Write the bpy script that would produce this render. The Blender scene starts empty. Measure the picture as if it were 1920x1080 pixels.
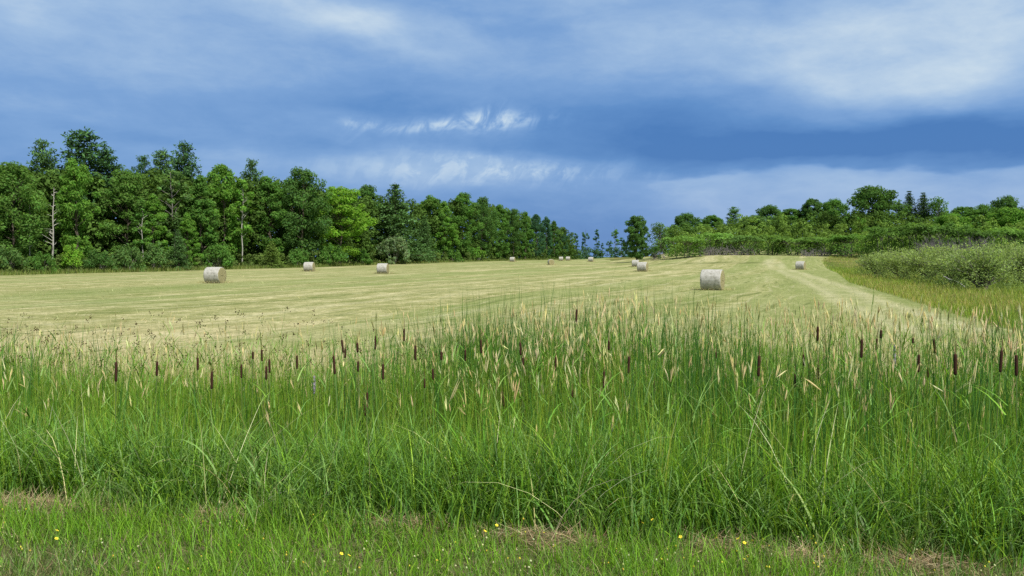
import bpy, math, random
import numpy as np
from mathutils import Vector, Matrix
R = np.random.default_rng(7)
random.seed(7)
sc = bpy.context.scene
COL = sc.collection
F = 1493.0            # focal length of the photograph in its pixels
EYE = 1.65            # eye height above the roadside verge
HOR = 480.0           # horizon row in the photograph

# ------------------------------------------------------------------ helpers
def ss(a, b, x):
    t = np.clip((np.asarray(x, float) - a) / (b - a), 0, 1)
    return t * t * (3 - 2 * t)

_G = np.random.default_rng(3).random((64, 64))
def vnoise(x, y):
    x = np.asarray(x, float); y = np.asarray(y, float)
    xi = np.floor(x).astype(int); yi = np.floor(y).astype(int)
    fx = x - xi; fy = y - yi
    fx = fx * fx * (3 - 2 * fx); fy = fy * fy * (3 - 2 * fy)
    g = lambda a, b: _G[a % 64, b % 64]
    return (g(xi, yi) * (1 - fx) * (1 - fy) + g(xi + 1, yi) * fx * (1 - fy)
            + g(xi, yi + 1) * (1 - fx) * fy + g(xi + 1, yi + 1) * fx * fy)

def ditch(x, y):
    return y + 0.155 * np.clip(x, -12, 12)

def height(x, y):
    x = np.asarray(x, float); y = np.asarray(y, float)
    v = ditch(x, y)
    z = -0.95 * ss(4.6, 7.3, v) + 0.20 * ss(10, 13, v)
    z = z + 0.9 * ss(110, 300, y) - 5.0 * ss(330, 620, y)
    b = ss(24, 52, x); far = np.maximum(0, y - 190)
    z = z + b * 2.3 * ss(135, 205, y) * (1 - 0.6 * ss(225, 300, y) * (1 - ss(50, 90, x))) + 6.2 * ss(200, 300, y) * ss(24 + 0.24 * far, 56 + 0.26 * far, x)
    z = z + 0.10 * (vnoise(x * 0.06, y * 0.035) - 0.5) * ss(14, 40, y)
    z = z + 0.05 * (vnoise(x * 0.9 + 7, y * 0.9) - 0.5) * (1 - ss(12, 20, v))
    return z

def gx(px, d):
    return (px - 960.0) / F * d

def gpoint(px, d):
    x = gx(px, d)
    return Vector((x, d, float(height(x, d))))

def tag(o, label=None, cat=None, group=None, kind=None):
    if label: o['label'] = label
    if cat: o['category'] = cat
    if group: o['group'] = group
    if kind: o['kind'] = kind
    return o

def empty(name, loc=(0, 0, 0), rz=0.0):
    o = bpy.data.objects.new(name, None)
    o.empty_display_size = 0.2
    COL.objects.link(o)
    o.location = loc
    o.rotation_euler = (0, 0, rz)
    return o

def mesh_np(name, V, Fc, mat, tint=None, smooth=False):
    """V (n,3); Fc list of int arrays (k,3) or (k,4)"""
    if not isinstance(Fc, (list, tuple)): Fc = [Fc]
    Fc = [f for f in Fc if len(f)]
    me = bpy.data.meshes.new(name)
    me.vertices.add(len(V))
    me.vertices.foreach_set('co', np.ascontiguousarray(V, np.float32).ravel())
    nl = sum(f.size for f in Fc); npoly = sum(len(f) for f in Fc)
    me.loops.add(nl); me.polygons.add(npoly)
    me.loops.foreach_set('vertex_index', np.concatenate([f.ravel() for f in Fc]).astype(np.int32))
    sizes = np.concatenate([np.full(len(f), f.shape[1]) for f in Fc])
    st = np.concatenate([[0], np.cumsum(sizes)[:-1]]).astype(np.int32)
    me.polygons.foreach_set('loop_start', st)
    if smooth:
        me.polygons.foreach_set('use_smooth', np.ones(npoly, bool))
    if tint is not None:
        a = me.attributes.new('tint', 'FLOAT_COLOR', 'POINT')
        c = np.ones((len(V), 4), np.float32); c[:, :3] = tint
        a.data.foreach_set('color', c.ravel())
    me.update(calc_edges=True)
    me.materials.append(mat)
    return me

def link(name, me, parent=None, loc=(0, 0, 0)):
    o = bpy.data.objects.new(name, me)
    COL.objects.link(o)
    o.location = loc
    if parent: o.parent = parent
    return o

def copy_tree(o, parent=None):
    c = o.copy(); COL.objects.link(c); c.parent = parent
    for ch in list(o.children):
        copy_tree(ch, c)
    return c

# ------------------------------------------------------------------ node helpers
class NB:
    def __init__(s, tree): s.t = tree; s.n = tree.nodes; s.l = tree.links
    def _in(s, sock, v):
        if v is None: return
        if hasattr(v, 'links'): s.l.new(v, sock)
        else: sock.default_value = v
    def math(s, op, a, b=None, c=None, clamp=False):
        n = s.n.new('ShaderNodeMath'); n.operation = op; n.use_clamp = clamp
        s._in(n.inputs[0], a); s._in(n.inputs[1], b)
        if c is not None: s._in(n.inputs[2], c)
        return n.outputs[0]
    def add(s, a, b): return s.math('ADD', a, b)
    def sub(s, a, b): return s.math('SUBTRACT', a, b)
    def mul(s, a, b): return s.math('MULTIPLY', a, b)
    def maprange(s, v, a, b, c=0.0, d=1.0, smooth=True):
        n = s.n.new('ShaderNodeMapRange')
        if smooth: n.interpolation_type = 'SMOOTHSTEP'
        s._in(n.inputs['Value'], v); n.inputs['From Min'].default_value = a; n.inputs['From Max'].default_value = b
        n.inputs['To Min'].default_value = c; n.inputs['To Max'].default_value = d
        return n.outputs[0]
    def mix(s, f, a, b, mode='MIX'):
        n = s.n.new('ShaderNodeMix'); n.data_type = 'RGBA'; n.blend_type = mode
        s._in(n.inputs[0], f); s._in(n.inputs[6], a); s._in(n.inputs[7], b)
        return n.outputs[2]
    def noise(s, vec, scale, detail=4, rough=0.5, dist=0.0):
        n = s.n.new('ShaderNodeTexNoise'); n.inputs['Scale'].default_value = scale
        n.inputs['Detail'].default_value = detail; n.inputs['Roughness'].default_value = rough
        n.inputs['Distortion'].default_value = dist
        if vec is not None: s.l.new(vec, n.inputs['Vector'])
        return n.outputs['Fac']
    def xyz(s, x, y, z):
        n = s.n.new('ShaderNodeCombineXYZ'); s._in(n.inputs[0], x); s._in(n.inputs[1], y); s._in(n.inputs[2], z)
        return n.outputs[0]
    def sep(s, v):
        n = s.n.new('ShaderNodeSeparateXYZ'); s.l.new(v, n.inputs[0]); return n.outputs
    def ramp(s, f, stops):
        n = s.n.new('ShaderNodeValToRGB'); s._in(n.inputs[0], f)
        e = n.color_ramp.elements
        while len(e) < len(stops): e.new(0.5)
        for i, (p, c) in enumerate(stops):
            e[i].position = p; e[i].color = (*c, 1)
        return n.outputs[0]
    def vmul(s, v, k):
        n = s.n.new('ShaderNodeVectorMath'); n.operation = 'MULTIPLY'; s.l.new(v, n.inputs[0]); n.inputs[1].default_value = k
        return n.outputs[0]

def new_mat(name):
    m = bpy.data.materials.new(name); m.use_nodes = True
    nt = m.node_tree; nt.nodes.clear()
    b = NB(nt)
    out = nt.nodes.new('ShaderNodeOutputMaterial')
    return m, b, out

def leaf_mat(name, trans=0.35, obj_color=False, gloss=0.0, tr_col=(1.15, 1.1, 0.5)):
    """diffuse + translucent leaf; colour = per-blade tint attribute (x per-plant colour)"""
    m, b, out = new_mat(name)
    at = b.n.new('ShaderNodeAttribute'); at.attribute_name = 'tint'
    c = at.outputs['Color']
    if obj_color:
        oi = b.n.new('ShaderNodeObjectInfo')
        c = b.mix(1.0, c, oi.outputs['Color'], 'MULTIPLY')
    d = b.n.new('ShaderNodeBsdfDiffuse'); b.l.new(c, d.inputs['Color'])
    t = b.n.new('ShaderNodeBsdfTranslucent')
    tc = b.mix(1.0, c, (*tr_col, 1), 'MULTIPLY'); b.l.new(tc, t.inputs['Color'])
    mx = b.n.new('ShaderNodeMixShader'); mx.inputs[0].default_value = trans
    b.l.new(d.outputs[0], mx.inputs[1]); b.l.new(t.outputs[0], mx.inputs[2])
    sh = mx.outputs[0]
    if gloss:
        g = b.n.new('ShaderNodeBsdfGlossy'); g.inputs['Roughness'].default_value = 0.45
        m2 = b.n.new('ShaderNodeMixShader'); m2.inputs[0].default_value = gloss
        b.l.new(sh, m2.inputs[1]); b.l.new(g.outputs[0], m2.inputs[2]); sh = m2.outputs[0]
    b.l.new(sh, out.inputs[0])
    return m

def simple_mat(name, col, rough=0.85, scale=20.0, amount=0.35, stretch=(1, 1, 1), bump=0.0):
    m, b, out = new_mat(name)
    tc = b.n.new('ShaderNodeTexCoord')
    v = b.vmul(tc.outputs['Object'], stretch)
    f = b.noise(v, scale, 5, 0.6)
    lo = tuple(c * (1 - amount) for c in col); hi = tuple(min(1, c * (1 + amount)) for c in col)
    cc = b.ramp(f, [(0.3, lo), (0.7, hi)])
    p = b.n.new('ShaderNodeBsdfPrincipled'); b.l.new(cc, p.inputs['Base Color'])
    p.inputs['Roughness'].default_value = rough; p.inputs['Specular IOR Level'].default_value = 0.2
    if bump:
        bn = b.n.new('ShaderNodeBump'); bn.inputs['Strength'].default_value = bump
        bn.inputs['Distance'].default_value = 0.02
        b.l.new(f, bn.inputs['Height']); b.l.new(bn.outputs[0], p.inputs['Normal'])
    b.l.new(p.outputs[0], out.inputs[0])
    return m

M_TREE = leaf_mat('broad_leaves', 0.48, True, 0.0, (1.15, 1.15, 0.6))
M_NEEDLE = leaf_mat('needles', 0.22, True)
M_GRASS = leaf_mat('grass_blades', 0.42, False, 0.012)
M_DRY = leaf_mat('dry_blades', 0.42, False, 0.0, (1.0, 0.95, 0.8))
M_BARK = simple_mat('bark', (0.10, 0.085, 0.065), 0.95, 6, 0.4, (1, 1, 0.3))
M_PALE = simple_mat('pale_bark', (0.36, 0.35, 0.31), 0.9, 5, 0.35, (1, 1, 0.3))
M_GREYBARK = simple_mat('grey_bark', (0.20, 0.185, 0.17), 0.9, 5, 0.35, (1, 1, 0.3))

# ------------------------------------------------------------------ generic geometry
def tubes(paths, sides=6):
    """paths: list of (points (k,3), radii (k)) -> verts, quads"""
    V, Q = [], []; off = 0
    for P, r in paths:
        P = np.asarray(P, float); k = len(P); r = np.asarray(r, float)
        T = np.gradient(P, axis=0); T /= np.linalg.norm(T, axis=1, keepdims=True) + 1e-9
        ref = np.array([1.0, 0, 0]) if abs(T[0, 0]) < 0.8 else np.array([0, 1.0, 0])
        A = np.cross(T, ref); A /= np.linalg.norm(A, axis=1, keepdims=True) + 1e-9
        B = np.cross(T, A)
        an = np.arange(sides) / sides * 2 * np.pi
        ring = P[:, None] + r[:, None, None] * (np.cos(an)[None, :, None] * A[:, None] + np.sin(an)[None, :, None] * B[:, None])
        V.append(ring.reshape(-1, 3))
        i = np.arange(k - 1)[:, None] * sides; j = np.arange(sides)[None]; j2 = (j + 1) % sides
        q = np.stack([i + j, i + j2, i + sides + j2, i + sides + j], -1).reshape(-1, 4) + off
        Q.append(q); off += k * sides
    return np.concatenate(V), np.concatenate(Q)

def blades(P, h, w, th0, bend, az, nseg=4, tint=None, twist=None, wmin=0.06, power=1.6):
    """ribbons rooted at P (n,3): length h, width w, start tilt th0, extra tilt bend, azimuth az."""
    n = len(P)
    az = np.asarray(az); dirx = np.cos(az); diry = np.sin(az)
    tw = az + np.pi / 2 if twist is None else az + np.pi / 2 + twist
    wx, wy = np.cos(tw), np.sin(tw)
    V = np.zeros((n, nseg + 1, 2, 3), np.float32)
    c = np.array(P, float)
    for k in range(nseg + 1):
        t = k / nseg
        ww = w * (wmin + (1 - wmin) * (1 - t ** power)) * 0.5
        if k == nseg: ww = w * 0.02
        V[:, k, 0, 0] = c[:, 0] - wx * ww; V[:, k, 0, 1] = c[:, 1] - wy * ww; V[:, k, 0, 2] = c[:, 2]
        V[:, k, 1, 0] = c[:, 0] + wx * ww; V[:, k, 1, 1] = c[:, 1] + wy * ww; V[:, k, 1, 2] = c[:, 2]
        th = th0 + bend * ((k + 0.5) / nseg) ** 1.3
        s = h / nseg
        if k < nseg:
            c[:, 0] += dirx * np.sin(th) * s; c[:, 1] += diry * np.sin(th) * s; c[:, 2] += np.cos(th) * s
    base = (np.arange(n) * (nseg + 1) * 2)[:, None]
    k = np.arange(nseg)[None] * 2
    q = np.stack([base + k, base + k + 1, base + k + 3, base + k + 2], -1).reshape(-1, 4)
    tn = None if tint is None else np.repeat(tint, (nseg + 1) * 2, axis=0)
    th = th0 + bend
    tipdir = np.stack([dirx * np.sin(th), diry * np.sin(th), np.cos(th)], -1)
    return V.reshape(-1, 3), q, tn, c, tipdir

class Soup:
    def __init__(s): s.V = []; s.Q = []; s.T = []; s.off = 0
    def add(s, V, Q, T):
        s.V.append(V); s.Q.append(Q + s.off); s.T.append(T); s.off += len(V)
    def mesh(s, name, mat, smooth=False):
        return mesh_np(name, np.concatenate(s.V), np.concatenate(s.Q), mat, np.concatenate(s.T), smooth)

def spindles(P, D, L, r, tint, sides=4):
    """seed heads: slim spindles from P along D"""
    n = len(P)
    ref = np.tile([0.31, 0.95, 0.02], (n, 1))
    A = np.cross(D, ref); A /= np.linalg.norm(A, axis=1, keepdims=True) + 1e-9
    B = np.cross(D, A)
    prof = [(0, 0.35), (0.25, 1.0), (0.6, 0.85), (1.0, 0.1)]
    V = np.zeros((n, len(prof), sides, 3), np.float32)
    for i, (t, k) in enumerate(prof):
        for j in range(sides):
            a = j / sides * 2 * np.pi
            jit = R.uniform(0.6, 1.4, n)
            V[:, i, j] = P + D * (L * t)[:, None] + ((np.cos(a) * A + np.sin(a) * B) * (r * k * jit)[:, None])
    base = (np.arange(n) * len(prof) * sides)[:, None, None]
    i = (np.arange(len(prof) - 1) * sides)[None, :, None]; j = np.arange(sides)[None, None]
    j2 = (j + 1) % sides
    q = np.stack([base + i + j, base + i + j2, base + i + sides + j2, base + i + sides + j], -1).reshape(-1, 4)
    return V.reshape(-1, 3), q, np.repeat(tint, len(prof) * sides, axis=0)

def leafquads(C, Nrm, size, asp=0.6, rng=R):
    n = len(C)
    Nrm = Nrm / (np.linalg.norm(Nrm, axis=1, keepdims=True) + 1e-9)
    t = rng.normal(size=(n, 3)); t -= Nrm * (t * Nrm).sum(1, keepdims=True); t /= np.linalg.norm(t, axis=1, keepdims=True) + 1e-9
    b = np.cross(Nrm, t)
    s = np.asarray(size)[:, None]
    V = np.stack([C - t * s * 0.55, C + b * s * asp * 0.5 + t * s * 0.05, C + t * s * 0.55, C - b * s * asp * 0.5 + t * s * 0.05], 1)
    q = np.arange(n * 4).reshape(n, 4)
    return V.reshape(-1, 3), q

def unit(n, rng):
    v = rng.normal(size=(n, 3)); return v / np.linalg.norm(v, axis=1, keepdims=True)

# ------------------------------------------------------------------ ground
def build_ground():
    ys = [-14.0]
    while ys[-1] < 3200:
        y = ys[-1]
        ys.append(y + (0.14 if 2 < y < 14 else 0.35 if y < 2 else max(0.2, 0.022 * y)))
    ys = np.array(ys); nx = 300
    u = np.linspace(-1, 1, nx); u = np.sign(u) * np.abs(u) ** 1.25
    W = 16 + 1.15 * np.maximum(ys, 0)
    X = u[None] * W[:, None]; Y = np.repeat(ys[:, None], nx, 1)
    Z = height(X, Y)
    V = np.stack([X, Y, Z], -1).reshape(-1, 3)
    r = np.arange(len(ys) - 1)[:, None] * nx; c = np.arange(nx - 1)[None]
    q = np.stack([r + c, r + c + 1, r + nx + c + 1, r + nx + c], -1).reshape(-1, 4)
    v = ditch(X, Y)
    field = ss(11.5, 13.5, v) * (1 - ss(-0.5, 1.5, X - edge_right(Y))) * (1 - ss(-2.5, 1.0, edge_left(Y) - X))
    verge = 1 - ss(4.7, 5.1, v)
    hill = ss(0, 30, X - edge_right(Y)) * ss(30, 90, Y)
    tint = np.stack([field, verge, hill], -1).reshape(-1, 3)
    # two pale wheel ruts along the right edge of the field
    ct = np.array([(13.4, 24), (15.2, 30), (18.4, 42), (24.2, 60), (31.3, 84), (40.5, 115), (50, 150), (58, 180)])
    off = X - np.interp(Y, ct[:, 1], ct[:, 0])
    ruts = np.exp(-((np.abs(off) - 1.1) / 0.8) ** 2) * ss(18, 26, Y)
    ruts = np.maximum(ruts, 0.62 * np.exp(-(off / 2.6) ** 2) * ss(18, 26, Y) * (1 - ss(165, 190, Y)))
    ruts = ruts * ss(18, 26, Y) * (1 - ss(165, 190, Y))
    ct2 = np.array([(-16.0, 27), (-10.6, 37.7), (-2.9, 55), (12, 88), (36, 150), (46, 190)])
    off2 = X - np.interp(Y, ct2[:, 1], ct2[:, 0])
    ruts = np.maximum(ruts, 0.62 * np.exp(-((np.abs(off2) - 1.0) / 0.6) ** 2) * ss(20, 30, Y) * (1 - ss(160, 195, Y)))
    m, b, out = new_mat('ground_cover')
    at = b.n.new('ShaderNodeAttribute'); at.attribute_name = 'tint'
    z = b.sep(at.outputs['Color'])
    geo = b.n.new('ShaderNodeNewGeometry'); pos = geo.outputs['Position']
    p = b.sep(pos)
    # rows run along (0.387, 1): coordinate across them
    across = b.sub(b.mul(p[0], 0.933), b.mul(p[1], 0.361))
    along = b.add(b.mul(p[0], 0.361), b.mul(p[1], 0.933))
    wob = b.mul(b.sub(b.noise(pos, 0.035, 3), 0.5), 9.0)
    ac = b.add(across, wob)
    rowv = b.xyz(ac, b.mul(along, 0.045), 0.0)
    rows = b.noise(rowv, 0.42, 5, 0.62)
    rows2 = b.noise(rowv, 1.9, 4, 0.6)
    fine = b.noise(pos, 5.0, 6, 0.7)
    fine2 = b.noise(pos, 0.9, 5, 0.65)
    patch = b.noise(pos, 0.06, 4, 0.55)
    f1 = b.ramp(rows, [(0.38, (0.150, 0.180, 0.060)), (0.47, (0.26, 0.265, 0.105)), (0.54, (0.37, 0.35, 0.175)), (0.63, (0.52, 0.475, 0.285))])
    f2 = b.ramp(fine2, [(0.36, (0.12, 0.145, 0.045)), (0.47, (0.26, 0.265, 0.11)), (0.54, (0.34, 0.33, 0.16)), (0.64, (0.56, 0.51, 0.31))])
    rows3 = b.noise(b.xyz(b.add(ac, 40.0), b.mul(along, 0.02), 3.0), 0.16, 3, 0.5)
    fc = b.mix(0.50, f1, f2)
    fc = b.mix(b.maprange(rows3, 0.43, 0.53, 0.62, 0.0), fc, (0.20, 0.245, 0.085, 1))
    near = b.mul(b.maprange(p[1], 34.0, 14.0), b.maprange(b.noise(pos, 0.14, 4, 0.6), 0.36, 0.58))
    fc = b.mix(b.mul(near, 0.7), fc, (0.53, 0.44, 0.27, 1))
    fc = b.mix(b.maprange(rows2, 0.57, 0.66, 0, 0.75), fc, (0.12, 0.15, 0.05, 1))
    fc = b.mix(b.maprange(rows2, 0.34, 0.44, 0.65, 0), fc, (0.40, 0.385, 0.225, 1))
    fc = b.mix(b.maprange(patch, 0.52, 0.68, 0, 0.5), fc, (0.15, 0.20, 0.06, 1))
    fc = b.mix(b.maprange(fine, 0.48, 0.60, 0.0, 0.55), fc, (0.13, 0.15, 0.055, 1))
    ru = b.n.new('ShaderNodeAttribute'); ru.attribute_name = 'ruts'
    rutc = b.ramp(fine2, [(0.3, (0.34, 0.33, 0.18)), (0.7, (0.50, 0.47, 0.31))])
    fc = b.mix(b.maprange(b.add(ru.outputs['Fac'], b.mul(b.sub(rows2, 0.5), 0.9)), 0.25, 1.15, 0, 0.6), fc, rutc)
    fu = b.n.new('ShaderNodeAttribute'); fu.attribute_name = 'crest_shade'
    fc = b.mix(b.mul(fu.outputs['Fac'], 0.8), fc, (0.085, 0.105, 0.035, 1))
    rough = b.ramp(fine2, [(0.3, (0.055, 0.085, 0.022)), (0.7, (0.12, 0.145, 0.045))])
    rough = b.mix(b.maprange(patch, 0.45, 0.62), rough, (0.20, 0.18, 0.07, 1))
    hillc = b.ramp(fine2, [(0.3, (0.05, 0.085, 0.02)), (0.7, (0.11, 0.15, 0.04))])
    base = b.mix(z[2], rough, hillc)
    verge_c = b.ramp(b.noise(pos, 9, 6, 0.7), [(0.3, (0.055, 0.075, 0.025)), (0.55, (0.12, 0.115, 0.055)), (0.75, (0.23, 0.18, 0.10))])
    base = b.mix(z[1], base, verge_c)
    soil = b.mix(b.maprange(p[1], 10.5, 13.0), (0.035, 0.035, 0.018, 1), base)
    base = b.mix(z[1], soil, base)
    msk = b.add(z[0], b.mul(b.sub(fine2, 0.5), 0.5))
    cc = b.mix(b.maprange(msk, 0.3, 0.7), base, fc)
    
    pr = b.n.new('ShaderNodeBsdfPrincipled'); b.l.new(cc, pr.inputs['Base Color'])
    pr.inputs['Roughness'].default_value = 1.0; pr.inputs['Specular IOR Level'].default_value = 0.0
    bn = b.n.new('ShaderNodeBump'); bn.inputs['Strength'].default_value = 0.8; bn.inputs['Distance'].default_value = 0.15
    b.l.new(b.add(b.mul(rows2, 0.8), b.mul(fine, 0.6)), bn.inputs['Height']); b.l.new(bn.outputs[0], pr.inputs['Normal'])
    b.l.new(pr.outputs[0], out.inputs[0])
    for pts, wd, amp in (([(-42, 44), (-35, 55), (-19, 80), (-5.7, 143), (6, 190)], 0.7, 0.5), ([(-24, 28), (-21, 33), (-15, 43), (-6, 62), (8, 100), (24, 150)], 0.55, 0.45),
                         ([(-3, 24), (3.5, 38), (12, 60), (26, 96), (46, 150)], 0.6, 0.4), ([(-50, 66), (-38, 88), (-22, 130), (-8, 170)], 0.9, 0.5)):
        pp = np.array(pts, float); of = X - np.interp(Y, pp[:, 1], pp[:, 0])
        ruts = np.maximum(ruts, amp * np.exp(-(of / wd) ** 2) * ss(pp[0, 1] - 3, pp[0, 1] + 6, Y) * (1 - ss(pp[-1, 1] - 20, pp[-1, 1], Y)))
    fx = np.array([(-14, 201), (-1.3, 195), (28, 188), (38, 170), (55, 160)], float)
    crest_shade = np.exp(-((Y - np.interp(X, fx[:, 0], fx[:, 1])) / 1.8) ** 2) * ss(-14, -6, X) * (1 - ss(50, 56, X))  # shadow along the field crest, painted as a dark strip in the ground colour
    me = mesh_np('ground', V, q, m, tint, True)
    fa = me.attributes.new('crest_shade', 'FLOAT', 'POINT'); fa.data.foreach_set('value', crest_shade.reshape(-1).astype(np.float32))
    ra = me.attributes.new('ruts', 'FLOAT', 'POINT'); ra.data.foreach_set('value', ruts.reshape(-1).astype(np.float32))
    o = link('ground', me)
    tag(o, kind='structure')

_er = np.array([(0, 14.0), (27, 16.5), (40, 20.5), (72, 30.5), (110, 45), (170, 66), (215, 88), (240, 30), (300, 34), (400, 60)])
def edge_right(y):
    return np.interp(y, _er[:, 0], _er[:, 1])
_el = np.array([(0, -130), (60, -95), (105, -66), (128, -56), (165, -39.5), (215, -23), (250, -9.5), (295, 8.5), (340, 22), (500, 60)])
def edge_left(y):
    return np.interp(y, _el[:, 0], _el[:, 1])
def line_d(px):
    return float(np.interp(px, [-300, 0, 300, 600, 800, 900, 1000, 1060, 1120], [88, 105, 128, 165, 215, 250, 295, 340, 390]))

build_ground()

# ------------------------------------------------------------------ tree prototypes (kept at the origin, then moved / copied)
def crown_from_clusters(name, centers, radii, per, size, mat, rng, up=0.45, squash=0.8, var=0.16, asp=0.62):
    C, N, S = [], [], []
    T = []
    ctr = centers.mean(0)
    for c, r in zip(centers, radii):
        k = max(6, int(per * (r / radii.mean()) ** 2))
        u = unit(k, rng)
        rad = rng.uniform(0.25, 1.0, k) ** 0.5 * r
        p = c + u * rad[:, None] * np.array([1, 1, squash])
        n = u * 0.8 + np.array([0, 0, up]) + rng.normal(size=(k, 3)) * 0.45
        C.append(p); N.append(n); S.append(rng.uniform(0.7, 1.35, k) * size)
        ct = 1 + rng.normal() * var * 0.8
        t = np.clip(ct + rng.normal(size=(k, 1)) * var * 0.6, 0.45, 1.8) * np.array([[1, 1, 1]])
        t = t * (1 + rng.normal(size=(k, 3)) * 0.07)
        T.append(t)
    V, q = leafquads(np.concatenate(C), np.concatenate(N), np.concatenate(S), asp, rng)
    return mesh_np(name, V, q, mat, np.repeat(np.concatenate(T), 4, axis=0))

def limb(p0, p1, r0, r1, rng, k=5, sag=0.12, wob=0.035):
    t = np.linspace(0, 1, k)[:, None]
    L = np.linalg.norm(np.array(p1) - p0)
    P = np.array(p0) * (1 - t) + np.array(p1) * t
    P[1:-1] += rng.normal(size=(k - 2, 3)) * L * wob
    P[:, 2] += (t[:, 0] - t[:, 0] ** 2) * sag * L
    return P, r0 + (r1 - r0) * t[:, 0]

def make_tree(label_kind, trunk_me, crown_me):
    r = empty(label_kind)
    link('trunk', trunk_me, r); link('crown', crown_me, r)
    return r

def proto_broad(seed, H=17.0, Rw=4.2, z0=0.10, ncl=135, per=84, size=0.36, top=0.62, bark=None, trunk_r=0.22, peak=0.45):
    rng = np.random.default_rng(seed)
    C, rad = [], []
    for i in range(ncl):
        t = rng.uniform(0, 1) ** 0.85
        prof = (np.sin(np.pi * (0.04 + 0.94 * t) ** peak_pow(peak))) ** top
        a = rng.uniform(0, 2 * np.pi); rr = prof * Rw * rng.uniform(0.45, 1.0) * (1 + 0.22 * math.sin(3 * a + seed))
        C.append((rr * math.cos(a), rr * math.sin(a), H * (z0 + (0.97 - z0) * t)))
        rad.append(rng.uniform(0.55, 1.25) * Rw * 0.235)
    C = np.array(C); rad = np.array(rad)
    cm = crown_from_clusters('broad_crown', C, rad, per, size, M_TREE, rng)
    top_p = np.array([0.3 * rng.normal(), 0.3 * rng.normal(), H * 0.86])
    paths = [limb(np.array([0, 0, -0.3]), top_p, trunk_r, 0.04, rng, 9, 0, 0.012)]
    for i in rng.choice(ncl, 16, False):
        zb = C[i, 2] * 0.72
        paths.append(limb(np.array([0, 0, zb]) + top_p * np.array([1, 1, 0]) * zb / H, C[i], trunk_r * 0.35, 0.02, rng))
    V, q = tubes(paths, 6)
    tm = mesh_np('trunk', V, q, bark or M_BARK, None, True)
    return tm, cm, H

def peak_pow(p):   # where along the height the crown is widest
    return math.log(0.5) / math.log(p)

def proto_pine(seed, H=19.0, L0=4.2, z0=0.22, irregular=0.6, lift=0.30, step=0.80, droop=0.0, cone=0.0, tuft=0.55):
    rng = np.random.default_rng(seed)
    paths = [limb(np.array([0, 0, -0.3]), np.array([0.2 * rng.normal(), 0.2 * rng.normal(), H]), 0.30, 0.03, rng, 10, 0, 0.006)]
    C, N, S, T = [], [], [], []
    z = H * z0
    while z < H * 0.985:
        t = max(0.0, (z / H - z0) / (1 - z0))
        if cone: prof = (1 - t) ** 0.9 + 0.02
        else: prof = 0.55 + 0.75 * t - 1.22 * t ** 2.4 + 0.08
        nb = rng.integers(4, 7)
        a0 = rng.uniform(0, 6.28)
        for k in range(nb):
            if rng.random() < 0.12 * irregular * 2: continue
            a = a0 + k / nb * 6.28 + rng.normal() * 0.25
            L = max(0.25 if cone else 0.5, L0 * prof * (1 + rng.normal() * 0.28 * irregular))
            up = lift * L * (0.5 + t) - droop * L
            e = np.array([math.cos(a) * L, math.sin(a) * L, z + up])
            b0 = np.array([0, 0, z])
            P, r = limb(b0, e, 0.07 * (1 - 0.6 * t), 0.015, rng, 5, -0.10 if not droop else 0.12)
            paths.append((P, r))
            shade = 1 + rng.normal() * 0.2
            m = max(3, int(L * 3.0))
            for s in np.linspace(0.30, 1.0, m):
                idx = s * 4; i0 = min(3, int(idx)); f = idx - i0
                c = P[i0] * (1 - f) + P[i0 + 1] * f
                kq = 10
                off = rng.normal(size=(kq, 3)) * np.array([0.42, 0.42, 0.19]) * min(1.0, 0.2 + L / 1.6) * (0.55 + 0.5 * (1 - abs(s - 0.7)))
                C.append(c + off + np.array([0, 0, 0.12])); nn = rng.normal(size=(kq, 3)) * 0.6 + np.array([0, 0, 0.8]); N.append(nn)
                S.append(rng.uniform(0.7, 1.3, kq) * tuft * min(1.0, 0.55 + L / 3))
                T.append(np.clip(shade + rng.normal(size=(kq, 1)) * 0.16, 0.5, 1.7) * np.ones((1, 3)))
        z += step * rng.uniform(0.75, 1.25) * (1 - 0.35 * t)
    V, q = leafquads(np.concatenate(C), np.concatenate(N), np.concatenate(S), 0.38, rng)
    cm = mesh_np('needle_crown', V, q, M_NEEDLE, np.repeat(np.concatenate(T), 4, axis=0))
    V, q = tubes(paths, 5)
    return mesh_np('trunk', V, q, M_BARK, None, True), cm, H

def proto_sparse(seed, H=14.0, Rw=1.9, z0=0.4, ncl=26, per=46, size=0.40, bark=None, trunk_r=0.10, leafm=None):
    rng = np.random.default_rng(seed)
    top_p = np.array([0.4 * rng.normal(), 0.4 * rng.normal(), H * 0.97])
    paths = [limb(np.array([0, 0, -0.3]), top_p, trunk_r, 0.03, rng, 9, 0, 0.007)]
    C, rad = [], []
    for i in range(ncl):
        t = rng.uniform(0, 1)
        a = rng.uniform(0, 6.28)
        rr = Rw * rng.uniform(0.2, 1.0) * (0.35 + math.sin(math.pi * min(1, t * 0.9 + 0.1)) * 0.75)
        z = H * (z0 + (1 - z0) * t)
        c = np.array([rr * math.cos(a), rr * math.sin(a), z]) + top_p * np.array([1, 1, 0]) * z / H
        C.append(c); rad.append(rng.uniform(0.5, 1.1) * Rw * 0.36)
        zb = max(z - rr * 0.9, H * 0.15)
        paths.append(limb(top_p * zb / (H * 0.97) * np.array([1, 1, 0]) + np.array([0, 0, zb]), c, trunk_r * 0.3, 0.015, rng, 4))
    cm = crown_from_clusters('sparse_crown', np.array(C), np.array(rad), per, size, leafm or M_TREE, rng, var=0.28)
    V, q = tubes(paths, 5)
    return mesh_np('trunk', V, q, bark or M_BARK, None, True), cm, H

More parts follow.
